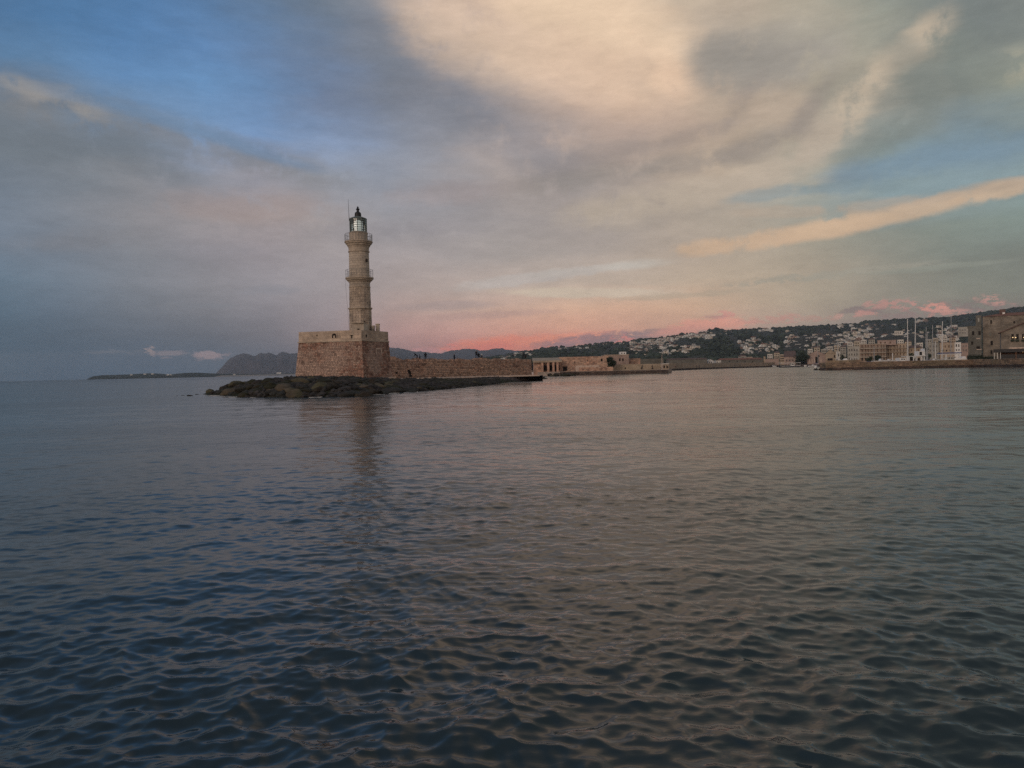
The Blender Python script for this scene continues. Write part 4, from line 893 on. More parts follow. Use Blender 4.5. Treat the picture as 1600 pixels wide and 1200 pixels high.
def building(name, label, cat, x0, x1, ytop, Y, depth, wallm, zb=1.2, rows=(), roof=None, roofm=None, winm='window', group=None, slabm=None, stones=None, frames=False, turn=0.0, roofh=2.0, band=None):
    """rows: list of (list of x pixel centres, y pixel centre, width px, height px[, material])"""
    A, B = at(x0, ytop, Y), at(x1, ytop, Y); zt_ = at((x0+x1)/2, ytop, Y).z; cx = (A.x+B.x)/2; w = B.x-A.x; cosT = 1.0
    if x0 > 1190: turn = -math.atan2(cx, Y); cosT = math.cos(turn); w *= cosT
    e = empty(name, (cx, Y, zb), label, cat, group, rz=turn)
    mb = MB(); mb.box((-w/2, 0, -1.2 if zb < 2 else -.5), (w/2, depth, zt_-zb)); mb.build('wall', wallm, e)
    if stones:
        st = MB(); masonry(st, (-w/2,0,0), (w/2,0,0), (w/2,0,zt_-zb), (-w/2,0,zt_-zb), *stones, .07, .03, round_=.03); st.build('stone', wallm, e, kind='stuff')
    H = zt_ - zb
    if roof == 'flat':
        mb = MB(); mb.box((-w/2-.15, -.15, H), (w/2+.15, depth+.15, H+.25)); mb.build('roof', roofm or wallm, e)
    elif roof == 'gable':      # ridge running away from the camera: gable end in view
        mb = MB(); mb.add([(-w/2-.2,-.3,H-.1),(w/2+.2,-.3,H-.1),(0,-.3,H+roofh),(-w/2-.2,depth,H-.1),(w/2+.2,depth,H-.1),(0,depth,H+roofh)], [(0,2,5,3),(1,4,5,2),(3,5,4),(0,3,4,1)]); mb.build('roof', roofm or M['roof'], e)
        mb = MB(); mb.add([(-w/2,-.06,H),(w/2,-.06,H),(0,-.06,H+roofh*.94),(-w/2,.1,H),(w/2,.1,H),(0,.1,H+roofh*.94)], [(0,1,2),(3,5,4),(0,2,5,3),(1,4,5,2)]); mb.build('gable', wallm, e)
    elif roof == 'hip' or roof == 'eave':
        i_ = w*.22 if roof == 'hip' else .2
        mb = MB(); mb.add([(-w/2-.4,-.4,H),(w/2+.4,-.4,H),(w/2+.4,depth+.4,H),(-w/2-.4,depth+.4,H),(-w/2+i_,depth/2,H+roofh),(w/2-i_,depth/2,H+roofh)], [(0,1,5,4),(2,3,4,5),(1,2,5),(3,0,4),(0,3,2,1)]); mb.build('roof', roofm or M['roof'], e)
    cache = {}
    for row in rows:
        xs, yc, wp, hp = row[:4]; mm_ = M[row[4]] if len(row) > 4 else M[winm]
        ww, hh = wp*Y/FPX*cosT, hp*Y/FPX; key = (wp, hp, mm_.name)
        if key not in cache:
            b = MB(); b.box((-ww/2, -.04, -hh/2), (ww/2, .10, hh/2)); cache[key] = b.mesh('window', mm_)
        for xx in xs:
            p = at(xx, yc, Y); wn = inst('window' if hp < 6 else 'doorway', cache[key], e, ((p.x-cx)*cosT, -.07, p.z-zb))
            if frames:
                if ('f', key) not in cache:
                    b = MB(); t4 = .09; b.box((-ww/2-t4,-.10,-hh/2-t4),(-ww/2,.06,hh/2+t4)); b.box((ww/2,-.10,-hh/2-t4),(ww/2+t4,.06,hh/2+t4)); b.box((-ww/2+.002,-.1,hh/2),(ww/2-.002,.06,hh/2+t4)); b.box((-ww/2-t4*1.5,-.16,-hh/2-t4*1.6),(ww/2+t4*1.5,.05,-hh/2-t4-.003)); cache[('f', key)] = b.mesh('window_frame', M['pale'])
                inst('window_frame', cache[('f', key)], wn)
    if band:
        for yb in band:
            z = at((x0+x1)/2, yb, Y).z - zb; b = MB(); b.box((-w/2-.1, -1.1, z-.28), (w/2+.1, -.03, z+.06)); bo = b.build('balcony', slabm or wallm, e)
            b = MB()
            for k in range(3): b.tube([(-w/2, -1.05, z+.35+k*.3), (w/2, -1.05, z+.35+k*.3)], .035, 4)
            b.build('handrail', M['balcony'], bo)
    return e
# ruined harbour buildings
e = building('ruined_building', 'low ruined stone building with pale roof slab and open doorways right of the wall', 'ruin', 834, 876, 564.2, 243, 9, M['rubble'], rows=[((852,861,869),575,5.2,9,'dark'),((873,),574,2.6,8,'dark')], stones=(.45,.5,1.1))
mb = MB(); A, B = at(833,562,242), at(878,562,242); mb.box((-(B.x-A.x)/2, -1.6, 0), ((B.x-A.x)/2, 9, .6)); o = mb.build('roof', M['tan'], e, loc=(0, 0, at(860,565.4,243).z-1.2)); o.rotation_euler = (math.radians(6), 0, 0)
for x in (847.5, 857, 865, 871.5):
    p = at(x, 580, 241); b = MB(); b.box((-.35, -.3, 0), (.35, .3, at(860,565.2,243).z-1.25)); b.build('pier', M['rubble'], e, loc=(p.x-e.location.x, -1.2, 0))
building('ruined_wall', 'tall weathered reddish stone wall left of the dark tree', 'wall', 874, 952, 557.2, 246, 5, M['rubble'], stones=(.42,.4,1.1), rows=[((883,),576,6.5,7,'dark'),((898,),566,1.6,2,'dark'),((940,),562.5,3,4,'dark'),((918,),563,1.4,2,'dark')])
building('low_wall', 'low pale terrace wall in front of the reddish ruined wall', 'wall', 900, 936, 571.0, 240, 3, M['palestone'], stones=(.4,.5,1.2))
building('low_wall', 'low brown wall with capping stones below the pale terrace wall', 'wall', 905, 958, 573.6, 237, 2, M['rubble'], stones=(.4,.5,1.2))
building('stone_house', 'pinkish stone house with two square windows above a door on the quay', 'house', 945, 982.5, 555.2, 250, 8, M['pink'], roof='flat', roofm=M['tan'], rows=[((968.3,973.2),562,2.3,4.2,'dark'),((968.8,),572.5,3.2,6.6,'shutter'),((977,),575.4,2,2.4,'dark')], stones=(.45,.6,1.3))
building('roof_hut', 'tiny white hut standing on the flat roof of the pinkish stone house', 'hut', 969, 978.5, 549.6, 254, 3, M['white'], zb=at(973,554,254).z, rows=[((971.5,975.5),552,1.6,1.8)])
building('old_wall', 'brown stone wall right of the pinkish house', 'wall', 983, 1000.5, 560, 256, 6, M['rubble'], stones=(.5,.5,1.2))
building('old_wall', 'purple brown wall between the stone wall and the slim lamp pole', 'wall', 1000.5, 1037, 560.6, 300, 6, M['darkgrey'], stones=(.6,.8,1.6))
building('quay_wall', 'long low tan wall with small dark drains along the middle quay', 'wall', 958, 1036, 569.0, 243, 2, M['ochre'], stones=(.42,.5,1.3), rows=[((977,1002,1019.5,1033),575.3,1.7,2.4,'dark')])
e = building('kiosk', 'little stone kiosk with two dark openings at the tip of the middle quay', 'kiosk', 1035.8, 1044.5, 569, 235, 3, M['tan'], roof='flat', roofm=M['pale'], rows=[((1037.6,1042.4),573.2,2.1,4.2,'dark')])
mb = MB(); b0 = at(1034.5, 576, 232); h = at(1034.5, 555, 232).z - 1.15; mb.tube([(0,0,0),(0,0,h)], .10, 6, r2=.05); e = empty('lamp_pole', (b0.x, 232, 1.15), 'slim pale lamp pole beside the kiosk at the tip of the middle quay', 'lamp pole'); mb.build('pole', M['palestone'], e)
b = MB(); b.box((-.1,-.5,h-.02),(.1,.1,h+.1)); b.build('lamp_head', M['palestone'], e)

def leaf_tree(name, label, cat, base, height, width, m_, trunk_h=.3, n=900, seed=1, leaf=.28, kind='round', group=None):
    rnd = random.Random(seed); e = empty(name, base, label, cat, group)
    t_ = MB(); t_.tube([(0,0,0),(.05*width,0,height*trunk_h),(0,.03*width,height*.75)], height*.035, 7, r2=height*.01)
    for k in range(5):
        a = rnd.uniform(0, 6.28); z0_ = height*rnd.uniform(trunk_h*.8, .6); t_.tube([(0,0,z0_),(math.cos(a)*width*.2, math.sin(a)*width*.2, z0_+height*.12),(math.cos(a)*width*.36, math.sin(a)*width*.36, z0_+height*.24)], height*.014, 5, r2=height*.005)
    t_.build('trunk', M['trunk'], e)
    c = MB(); cl = []
    for k in range(13):
        a = rnd.uniform(0, 6.28); zz = rnd.uniform(trunk_h + .05, .93); wd = width*.5*(math.sin(PI*min(1, (zz-trunk_h*.6)/(1.12-trunk_h*.6)))**.6) if kind == 'round' else width*.5*(1.05-zz)
        r_ = rnd.uniform(.2, .9)*wd; cl.append((r_*math.cos(a), r_*math.sin(a), zz*height, rnd.uniform(.16, .3)*width))
    for k in range(n):
        x, y, z, r_ = rnd.choice(cl); v = Vector((rnd.gauss(0,1), rnd.gauss(0,1), rnd.gauss(0,.8))).normalized()*r_*rnd.uniform(.55, 1.05)
        p = Vector((x, y, z)) + v; u = Vector((rnd.gauss(0,1), rnd.gauss(0,1), rnd.gauss(0,1))).normalized(); w = u.orthogonal().normalized(); s = leaf*rnd.uniform(.6, 1.4)
        c.add([p-u*s, p-w*s*.6, p+u*s, p+w*s*.6], [(0,1,2,3)])
    o = c.build('crown', m_, e); o['kind'] = 'stuff'; return e
p = at(955, 576, 240); leaf_tree('tree', 'dark bushy tree against the pinkish stone house on the middle quay', 'tree', (p.x, 240, 1.15), 4.3, 2.9, M['palm'], .2, 1100, 3, .22)

# far harbour wall, reaching round to the town
fw = empty('harbour_wall', (gx(1045, 400), 400, 0), 'long low tan harbour wall curving away behind the middle quay', 'wall')
mb = MB(); pts = [(1043, 395), (1075, 440), (1110, 500), (1150, 560), (1205, 615)]
st = MB()
for (xa, Ya), (xb, Yb) in zip(pts[:-1], pts[1:]):
    za, zb_ = at(xa, 568.2, Ya).z, at(xb, lerp(568.2, 567.0, .5), Yb).z; za = zb_ = 3.9
    a, b = Vector((gx(xa, Ya), Ya, -.5)), Vector((gx(xb, Yb), Yb, -.5))
    mb.hexa([a, b, b+Vector((6,8,0)), a+Vector((6,8,0)), a+Vector((0,0,za+.5)), b+Vector((0,0,zb_+.5)), b+Vector((6,8,zb_+.5)), a+Vector((6,8,za+.5))])
    masonry(st, a+Vector((0,0,.6)), b+Vector((0,0,.6)), b+Vector((0,0,zb_+.5)), a+Vector((0,0,za+.5)), .8, 1.0, 2.6, .10, .05)
o = mb.build('wall_core', M['tan'], fw); o.location = -fw.location; o = st.build('stone', M['tan'], fw); o.location = -fw.location; o['kind'] = 'stuff'
tag(slab('far_quay', [(gx(1049,372),372),(gx(1110,465),465),(gx(1150,520),520),(gx(1215,565),565),(gx(1215,600),600),(gx(1150,545),545),(gx(1110,490),490),(gx(1046,393),393)], -1, .95, M['darkquay']), kind='structure')
for k, (x, Y, cl, pose) in enumerate([(1055,402,4,'walk'),(1088.5,448,0,'stand'),(1093,450,1,'walk'),(1112,480,0,'stand'),(1148,528,3,'walk'),(1156.5,538,0,'stand'),(1172,552,4,'walk'),(1181,560,3,'stand')]):
    pass
PL = [(1055,398,4,'walk','person in a red top walking at the near end of the far harbour wall'),(1088.5,440,0,'stand','left one of two people in dark clothes standing together by the far harbour wall'),(1093,442,1,'walk','right one of two people in dark clothes by the far harbour wall'),(1148,516,3,'walk','person in brown walking alone on the far quay'),(1156.5,526,0,'stand','person in black standing on the far quay before the town'),(1172,542,4,'walk','person in a red top on the far quay nearest the town')]
for (x, Y, cl, pose, lab) in PL: person(x, 570, Y - 8, pose, cl, lab, z=.95, rz=random.uniform(-1, 1))
for (x, cl, lab) in ((1003.5, 0, 'person in black on the middle quay beside the long low tan wall'), (1019, 3, 'person in brown on the middle quay near the kiosk')):
    person(x, 577, 236, 'walk', cl, lab, z=1.15, rz=1.2)

# ------------------------------------------------------------------ the town
Bd = building
Bd('long_building', 'low purple brown building behind the far harbour wall', 'building', 1045, 1105, 561.5, 640, 12, M['darkgrey'], roof='eave', roofm=M['roof'], roofh=1.2)
Bd('white_house', 'small bright white house behind the far harbour wall', 'house', 1106, 1115, 563.5, 650, 8, M['white'], roof='gable', roofm=M['pale'], roofh=1.2, rows=[((1109,1112),566,1.4,1.6)])
Bd('white_house', 'pale flat roofed house right of the small bright white one', 'house', 1119, 1127, 563.6, 660, 8, M['pale'], roof='flat', rows=[((1121,1125),566,1.4,1.4)])
Bd('long_building', 'long low red brown storehouse behind the far harbour wall', 'building', 1128, 1192, 561.8, 660, 14, M['darkgrey'], roof='eave', roofm=M['redroof'], roofh=1.5, rows=[((1140,1152,1164,1176),565,1.6,2)])
Bd('stone_tower', 'slim pale square tower rising from the red brown storehouses', 'tower', 1193, 1196, 557.5, 640, 2, M['tan'], roof='flat')
Bd('bastion', 'reddish brown stone bastion left of the gabled shipyard halls', 'bastion', 1196, 1217, 561.0, 625, 12, M['pink'], roof='flat', roofm=M['roof'], stones=(.9,1,2.4))
Bd('shipyard_hall', 'brown roofed shipyard hall left of the dark trees', 'hall', 1225, 1243.5, 557.5, 620, 26, M['pink'], roof='eave', roofm=M['roof'], roofh=5.2, rows=[((1229,1234,1239),563,1.6,2.6)])
Bd('shipyard_hall', 'wide pinkish gabled shipyard hall with dark arched openings right of the dark trees', 'hall', 1261, 1291, 554.5, 600, 30, M['pink'], roof='gable', roofm=M['tan'], roofh=3.6, rows=[((1265,1269,1273,1283),564,1.5,6.5,'palestone'),((1276.5,),562.5,5,10,'dark'),((1279,),556.5,3,2.4,'dark')])
Bd('shipyard_hall', 'tan gabled shipyard hall with a dark opening next to the narrow white house', 'hall', 1290, 1305.5, 552.0, 590, 30, M['ochre'], roof='gable', roofm=M['roof'], roofh=3.4, rows=[((1297,),561.5,8,3.6,'dark'),((1304,),557,2,4,'dark')])
Bd('narrow_house', 'narrow pale house with one tall dark window behind the quay', 'house', 1306, 1312.6, 549.5, 580, 8, M['pale'], roof='flat', rows=[((1310.4,),554.6,1.5,4.2,'dark'),((1308,),562,2,2)])
Bd('apartment_house', 'grey apartment house with thin vertical pilasters left of the balconied hotel', 'apartment house', 1324, 1342.5, 541.5, 560, 12, M['grey'], roof='flat', rows=[((1327,1331,1335,1339),547,1.6,3.4),((1327,1331,1335,1339),554,1.6,3.4),((1327,1331,1335,1339),560.5,1.6,3.2)])
Bd('hotel', 'four storey hotel with brown doors and cream balcony bands on the waterfront', 'hotel', 1343, 1384, 538.0, 440, 12, M['hotel'], roof='flat', roofm=M['balcony'], slabm=M['balcony'],
   band=(544.2, 551.0, 557.6), rows=[([1347,1352.5,1356.5,1361.5,1365.5,1371,1377,1381], y_, 2.1, 4.4, 'shutter' if y_ != 561.4 else 'dark') for y_ in (541.3, 548.0, 554.8, 561.4)])
Bd('penthouse', 'pink plastered penthouse on the roof of the balconied hotel', 'penthouse', 1371, 1400, 532.0, 446, 8, M['pink'], zb=at(1385,538,446).z, roof='flat', rows=[((1376,1383,1391),535.3,2.2,2.6,'shutter')])
Bd('hotel', 'cream hotel wing with yellow railings right of the brown balconied hotel', 'hotel', 1384.5, 1416, 537.6, 446, 12, M['tan'], roof='flat', slabm=M['ochre'], band=(544.0, 550.2, 556.6), rows=[([1388,1392,1397,1402,1407,1412], y_, 1.9, 3.8, 'shutter') for y_ in (541.3, 547.6, 553.8)])
Bd('waterfront_house', 'ochre waterfront house between the two tallest masts', 'house', 1417, 1441, 543.5, 450, 10, M['ochre'], roof='hip', roofh=1.6, rows=[([1420,1424.5,1430,1435,1439], y_, 1.7, 3, 'shutter') for y_ in (547.2, 553)])
Bd('waterfront_house', 'grey green waterfront building behind the short grey masts', 'house', 1446, 1467, 536.5, 450, 10, M['grey'], roof='flat', rows=[([1449,1453.5,1458,1463], y_, 1.9, 3) for y_ in (541, 547.5, 554)])
Bd('waterfront_house', 'brownish waterfront house left of the white one with two windows', 'house', 1468, 1491, 535.2, 440, 10, M['tan'], roof='flat', roofm=M['roof'], frames=False, rows=[([1472.5,1477,1482.5,1486.7], 541.3, 1.7, 3.6, 'shutter'), ([1473,1479,1485], 547.6, 1.7, 2.4, 'dark')])
Bd('waterfront_house', 'white waterfront house with two tall dark windows', 'house', 1491.3, 1501.5, 535.4, 438, 10, M['white'], roof='flat', rows=[((1494.3,1498.2), 539.8, 1.7, 4.2, 'dark'), ((1494.5,1498.5), 546.8, 1.8, 2.6)])
Bd('waterfront_house', 'brown waterfront house with a terrace beside the tall dark building', 'house', 1501.8, 1513.5, 536.6, 436, 10, M['pink'], roof='flat', rows=[([1505,1509.5], y_, 1.8, 3) for y_ in (541, 547)])
Bd('waterfront_house', 'tall pale house with flat roof above the brownish waterfront houses', 'house', 1497, 1512.5, 511.5, 640, 10, M['grey'], zb=at(1505,525,640).z, roof='flat', roofm=M['pale'], rows=[([1500,1504,1508], y_, 1.9, 2.2) for y_ in (515.5, 520)])
Bd('apartment_block', 'pale blocky apartment building alone on the slope above the hotel', 'apartment block', 1397.5, 1411, 517.2, 1100, 14, M['pale'], zb=at(1404,523.4,1100).z, roof='flat', rows=[([1400,1403.5,1407], 520.3, 1.6, 2.4)])
for (x, yb_, h, w, Y, lab, s) in ((1247, 572, 9.5, 8.0, 600, 'dark tree right beside the brown roofed shipyard hall', 11), (1253, 572, 11, 8.5, 605, 'tallest dark tree between the two shipyard halls', 12), (1258.5, 572, 8.5, 6.5, 600, 'dark tree touching the wide gabled shipyard hall', 13),
    (1317, 568, 8.2, 5.4, 570, 'dark green tree between the narrow pale house and the grey apartment house', 14), (1448, 566, 7.5, 4.4, 380, 'slender dark tree behind the short grey masts', 15), (1424, 566, 4.6, 4.0, 400, 'low dark tree behind the white motor yacht', 16), (1371, 566, 3.6, 4.5, 400, 'low grey green bush in front of the hotel', 17), (1359, 566, 3.2, 4, 400, 'small bush at the left foot of the hotel', 18), (1210, 570, 5, 8, 640, 'spreading dark tree behind the reddish bastion', 19)):
    leaf_tree('tree', lab, 'tree', (gx(x, Y), Y, 1.6), h, w, M['palm'] if s % 2 else M['leaf'], .15, 700, s, .4)

# more town houses stepping up behind the waterfront
tn = 0
for (x0, x1, yt, Y, m_, rf, lab) in [
    (1158,1166,556.5,700,'grey','hip','low grey house with a brown roof left of the slim square tower'),(1168,1176,558,690,'tan','flat','flat roofed tan house behind the far quay, left of the slim square tower'),
    (1199,1207,553.5,720,'pale','flat','pale flat house above the reddish bastion'),(1209,1218,551.5,740,'cream','hip','cream hipped house above the right end of the reddish bastion'),(1219,1226,554,700,'tan','flat','narrow tan house left of the brown roofed hall'),
    (1262,1270,545.5,720,'pale','flat','pale box house peeping over the left side of the wide gabled hall'),(1272,1281,543,740,'cream','hip','cream house over the ridge of the wide gabled hall'),(1283,1291,546,700,'grey','flat','grey house between the two gabled halls'),
    (1293,1301,541.5,760,'pale','flat','pale house over the tan gabled hall'),(1303,1311,540,740,'cream','flat','cream house directly above the narrow pale house'),(1313,1322,542,700,'grey','hip','grey hipped house above the dark green tree by the apartment house'),
    (1324,1332,535,740,'pale','flat','pale house over the left half of the grey apartment house'),(1334,1343,533.5,720,'cream','flat','cream house over the right half of the grey apartment house'),(1345,1354,531.5,700,'pale','flat','pale house over the left end of the hotel roof'),
    (1357,1367,530.5,690,'grey','hip','grey hipped house over the middle of the hotel roof'),(1402,1412,531,680,'pale','flat','pale house over the cream hotel wing left of the tall masts'),(1414,1424,534,660,'cream','hip','cream hipped house just behind the second tallest mast'),
    (1432,1442,536,650,'pale','flat','pale house right of the tallest mast'),(1446,1456,530.5,660,'grey','flat','grey house over the grey green waterfront building'),(1458,1466,528.5,670,'cream','flat','cream house over the right end of the grey green waterfront building'),(1470,1480,526,650,'pale','flat','pale house behind the leaning mast by the awning'),(1483,1493,527.5,640,'tan','hip','tan hipped house over the white house with two windows')]:
    xs2 = [x0 + (x1-x0)*f for f in (.22, .5, .78)]
    building('town_house', lab, 'house', x0, x1, yt, Y, 9, M[m_], zb=1.6, roof=rf, roofm=M['roof'] if rf == 'hip' else M['pale'], roofh=1.6, rows=[(xs2, yt + 2.6 + 3.6*r_, 1.3, 1.9, 'dark') for r_ in range(3)], group='town houses behind the waterfront')

# ferry by the halls
def hull_mb(L, Wd, H, bow=.35, mi=0):
    mb = MB(); n = 12; prof = []
    for i in range(n + 1):
        t_ = i / n; w = Wd/2 * (min(1, (1 - t_)/bow) ** .6 if t_ > 1 - bow else (.82 + .18*min(1, t_*4))); sh = H*(1 + .28*max(0, (t_ - .5)*2)**2); x = -L/2 + L*t_
        prof.append([(x, -w, sh), (x*.985, -w*.82, H*.25), (x*.95, 0, -.25), (x*.985, w*.82, H*.25), (x, w, sh)])
    vs = [p for r in prof for p in r]; fs = []
    for i in range(n):
        for k in range(4): fs.append((i*5+k, (i+1)*5+k, (i+1)*5+k+1, i*5+k+1))
        fs.append((i*5+4, (i+1)*5+4, (i+1)*5, i*5))
    fs.append((0, 1, 2, 3, 4)); mb.add(vs, fs, mi); return mb
def px_at(x, Y, z=0.0): return (gx(x, Y), Y, z)
Yf = 470; e = empty('ferry', px_at(1234, Yf), 'low ferry with a long white canopy moored before the shipyard halls', 'boat')
hull_mb(13.5, 3.2, .9).build('hull', M['navy'], e); b = MB(); b.box((-6.4, -1.7, .75), (6.2, -1.52, .98)); b.build('rubbing_strake', M['white'], e)
b = MB(); b.box((-6.6, -1.8, 2.75), (6.4, 1.8, 2.95)); b.build('canopy', M['white'], e)
for k in range(7):
    b = MB(); b.tube([(-6.2+k*2.05, -1.6, .8), (-6.2+k*2.05, -1.6, 2.75)], .09 if k in (3, 4) else .05, 5); b.build('canopy_post', M['white'], e)
b = MB(); b.box((.6, -1.4, .8), (2.6, 1.4, 2.7)); b.build('wheelhouse', M['white'], e); b = MB(); b.box((.9, -1.43, 1.5), (2.3, -1.38, 2.3)); b.build('window', M['window'], e)
b = MB(); b.box((-5.8, -1.35, .8), (.3, 1.35, 1.6)); b.build('bench_row', M['black'], e)
Yf = 212; e = empty('mooring_buoy', px_at(1274.6, 226), 'small white buoy with a dark base at the left end of the right quay', 'buoy')
b = MB(); b.lathe([(.55, -.3), (.6, .25), (.3, .45)], 14); b.build('buoy_base', M['black'], e); b = MB(); b.lathe([(.28, .45), (.5, .8), (.42, 1.15), (.12, 1.3)], 14); b.build('buoy_top', M['white'], e, smooth=True)

# ------------------------------------------------------------------ right quay
qz = 2.25
rq = slab('right_quay', [(gx(1281,222),222),(gx(1290,216),216),(gx(1420,213),213),(gx(1520,214),214),(gx(1600,190),190),(gx(1900,150),150),(gx(1900,175),175),(gx(1540,236),236),(gx(1290,226),226)], -1, qz, M['paving'])
mb = MB()
for (xa, Ya), (xb, Yb) in zip([(1281,221.9),(1290,215.9),(1420,212.9),(1520,213.9),(1600,189.9)], [(1290,215.9),(1420,212.9),(1520,213.9),(1600,189.9),(1900,149.9)]):
    A, B = Vector((gx(xa, Ya), Ya, 0)), Vector((gx(xb, Yb), Yb, 0)); z = Vector((0, 0, 1))
    masonry(mb, A+z*.75, B+z*.75, B+z*qz, A+z*qz, .42, .5, 1.7, .10, .03, round_=.03)
mb.build('stone', M['quay'], rq, kind='stuff')
mb = MB()
for (xa, Ya), (xb, Yb) in zip([(1281,221.9),(1290,215.9),(1420,212.9),(1520,213.9),(1600,189.9)], [(1290,215.9),(1420,212.9),(1520,213.9),(1600,189.9),(1900,149.9)]):
    A, B = Vector((gx(xa, Ya), Ya, 0)), Vector((gx(xb, Yb), Yb, 0)); z = Vector((0, 0, 1)); masonry(mb, A-z*.4, B-z*.4, B+z*.72, A+z*.72, .5, .9, 2.2, .16, .03, round_=.05)
o = mb.build('stone', M['darkquay'], rq, kind='stuff'); o['label'] = 'dark wet course of stones at the waterline'
building('breast_wall', 'higher brown breast wall on the left end of the right quay', 'wall', 1291, 1346, 562.8, 219.5, 1.2, M['quay'], zb=qz, stones=(.4,.5,1.2))
for i in range(14):
    p = on(random.uniform(1279, 1300), random.uniform(577.4, 578.6), 0); boulder(p.x, p.y, random.uniform(.4, .9), i, 'brown stone at the foot of the left end of the right quay', 'stones at the foot of the right quay', z=.1, sz=.5)
# white railing frame on quay
e = empty('gangway', px_at(1335, 224, qz), 'white tubular gangway frame standing on the left part of the right quay', 'gangway')
b = MB(); b.tube([(-1.3,0,0),(-1.1,0,1.2),(1.0,0,1.2),(1.3,0,0),(-1.3,0,0)], .07, 5); b.tube([(-1.5,0,.05),(1.6,0,.05)], .10, 5); b.build('frame', M['white'], e)

# sailing yachts moored behind the quay
def sail_mast(e, H, lean, m_, spreads=2, x0=0.0):
    mp = MB(); mp.tube([(x0, 0, 1.0), (x0 + lean*H, 0, H)], (.19 if m_ is M['white'] else .16), 8, r2=.11); mo = mp.build('mast', m_, e)
    for k in range(spreads):
        t_ = (k+1)/(spreads+1)+.05; b = MB(); cx_ = x0 + lean*H*t_; b.tube([(cx_, -.7+.1*k, H*t_), (cx_, .7-.1*k, H*t_)], .035, 4); b.build('spreader', m_, mo)
    b = MB()
    for (dx, dy) in ((0, -1.3), (0, 1.3), (4.6, 0), (-4.8, 0)): b.tube([(x0+dx, dy, 1.0), (x0 + lean*H, 0, H-.2)], .016, 3)
    b.build('rigging', M['iron'], e)
def sail_yacht(x, ytop, Y, label, lean=0.0, L=10.5, m_='white', spreads=2, hullm='white', rz=0.0, boomcover='blue'):
    H = at(x, ytop, Y).z; e = empty('sailing_yacht', px_at(x, Y, .05), label, 'sailing yacht', 'sailing yachts moored behind the right quay', rz=rz)
    hull_mb(L, 3.1, 1.05).build('hull', M[hullm], e)
    b = MB(); b.hexa([(-L*.18,-1.0,1.05),(L*.22,-.8,1.1),(L*.22,.8,1.1),(-L*.18,1.0,1.05),(-L*.16,-.85,1.65),(L*.14,-.6,1.55),(L*.14,.6,1.55),(-L*.16,.85,1.65)]); c = b.build('cabin', M['white'], e)
    b = MB(); b.box((-L*.12,-1.0,1.25),(L*.1,-.93,1.45)); b.build('window', M['window'], c)
    sail_mast(e, H, lean, M[m_], spreads, x0=.6)
    b = MB(); b.tube([(.5,0,2.2),(-L*.36,0,2.3)], .16, 8); b.build('boom', M[boomcover], e)
    b = MB()
    for sx in range(7): b.tube([(-L*.45+sx*L*.15, -1.25 + .1*max(0, sx-3)**1.5, 1.05), (-L*.45+sx*L*.15, -1.25+.1*max(0, sx-3)**1.5, 1.75)], .02, 3)
    b.tube([(-L*.45,-1.25,1.72),(L*.45,-.9,1.8)], .02, 3); b.build('guard_rail', M['iron'], e); return e
Ys = 262
for (x, yt, Y, lean, mm_, sp_, hl, lab) in [
    (1416.2, 498.8, 258, .000, 'white', 2, 'white', 'white sailing yacht with the second tallest mast, left of the motor yacht tower'),
    (1427.2, 494.5, 262, .018, 'white', 2, 'white', 'sailing yacht with the tallest white mast, leaning slightly right'),
    (1445.0, 511.0, 266, .004, 'alloy', 1, 'white', 'sailing yacht with a thick grey mast beside the slender dark tree'),
    (1447.4, 520.0, 300, .000, 'alloy', 1, 'navy', 'small yacht with a short grey mast just right of the thick grey one'),
    (1455.4, 508.0, 300, .003, 'alloy', 2, 'white', 'yacht with a thin grey mast half way between the thick grey and far right masts'),
    (1459.6, 533.8, 262, .000, 'white', 1, 'white', 'small yacht with the shortest white mast'),
    (1469.2, 502.5, 250, .022, 'white', 2, 'white', 'sailing yacht with a white mast leaning right beside the blue awning'),
    (1483.6, 494.5, 330, .018, 'alloy', 2, 'white', 'yacht farther back with a tall thin pale mast right of the blue awning mast'),
    (1277.0, 522.0, 520, .000, 'alloy', 1, 'white', 'yacht with a thin pale mast in front of the wide gabled shipyard hall'),
    (1307.0, 531.0, 330, .000, 'alloy', 1, 'white', 'yacht with a slim grey mast in front of the tan gabled hall'),
    (1392.2, 552.0, 245, .000, 'white', 0, 'white', 'small boat with a stubby white mast in front of the hotel'),
    (1364.0, 541.0, 330, .000, 'alloy', 1, 'white', 'yacht with a thin grey mast against the brown hotel balconies')]:
    sail_yacht(x, yt, Y, lab, lean, m_=mm_, spreads=sp_, hullm=hl, L=10.5 if yt < 515 else 7.5)

# motor yacht
Ym = 240; e = empty('motor_yacht', px_at(1422, Ym, .6), 'white motor yacht with a raised wheelhouse and long canopy behind the quay', 'motor yacht')
hull_mb(11, 3.6, 1.5).build('hull', M['white'], e)
def pbox(x0, x1, y0, y1, Y, e, name, m_, d0=-1.3, d1=1.3):   # box spanning pixels, in the frame of e
    A, B = at(x0, y1, Y), at(x1, y0, Y); L0 = e.location; b = MB(); b.box((A.x-L0.x, d0, A.z-L0.z), (B.x-L0.x, d1, B.z-L0.z)); return b.build(name, m_, e)
pbox(1402, 1412, 559, 565, Ym, e, 'cabin', M['white']); pbox(1412, 1442, 555.8, 557.4, Ym, e, 'canopy', M['white'], -1.6, 1.6)
for x in (1412.6, 1416, 1423, 1428, 1435, 1439.5): pbox(x, x+1.4, 557.4, 565, Ym, e, 'canopy_post', M['white'], -1.5, -1.35)
pbox(1432, 1440, 548.6, 555.8, Ym, e, 'wheelhouse', M['white']); pbox(1433.2, 1437, 549.8, 555.0, Ym, e, 'window', M['window'], -1.36, -1.31)
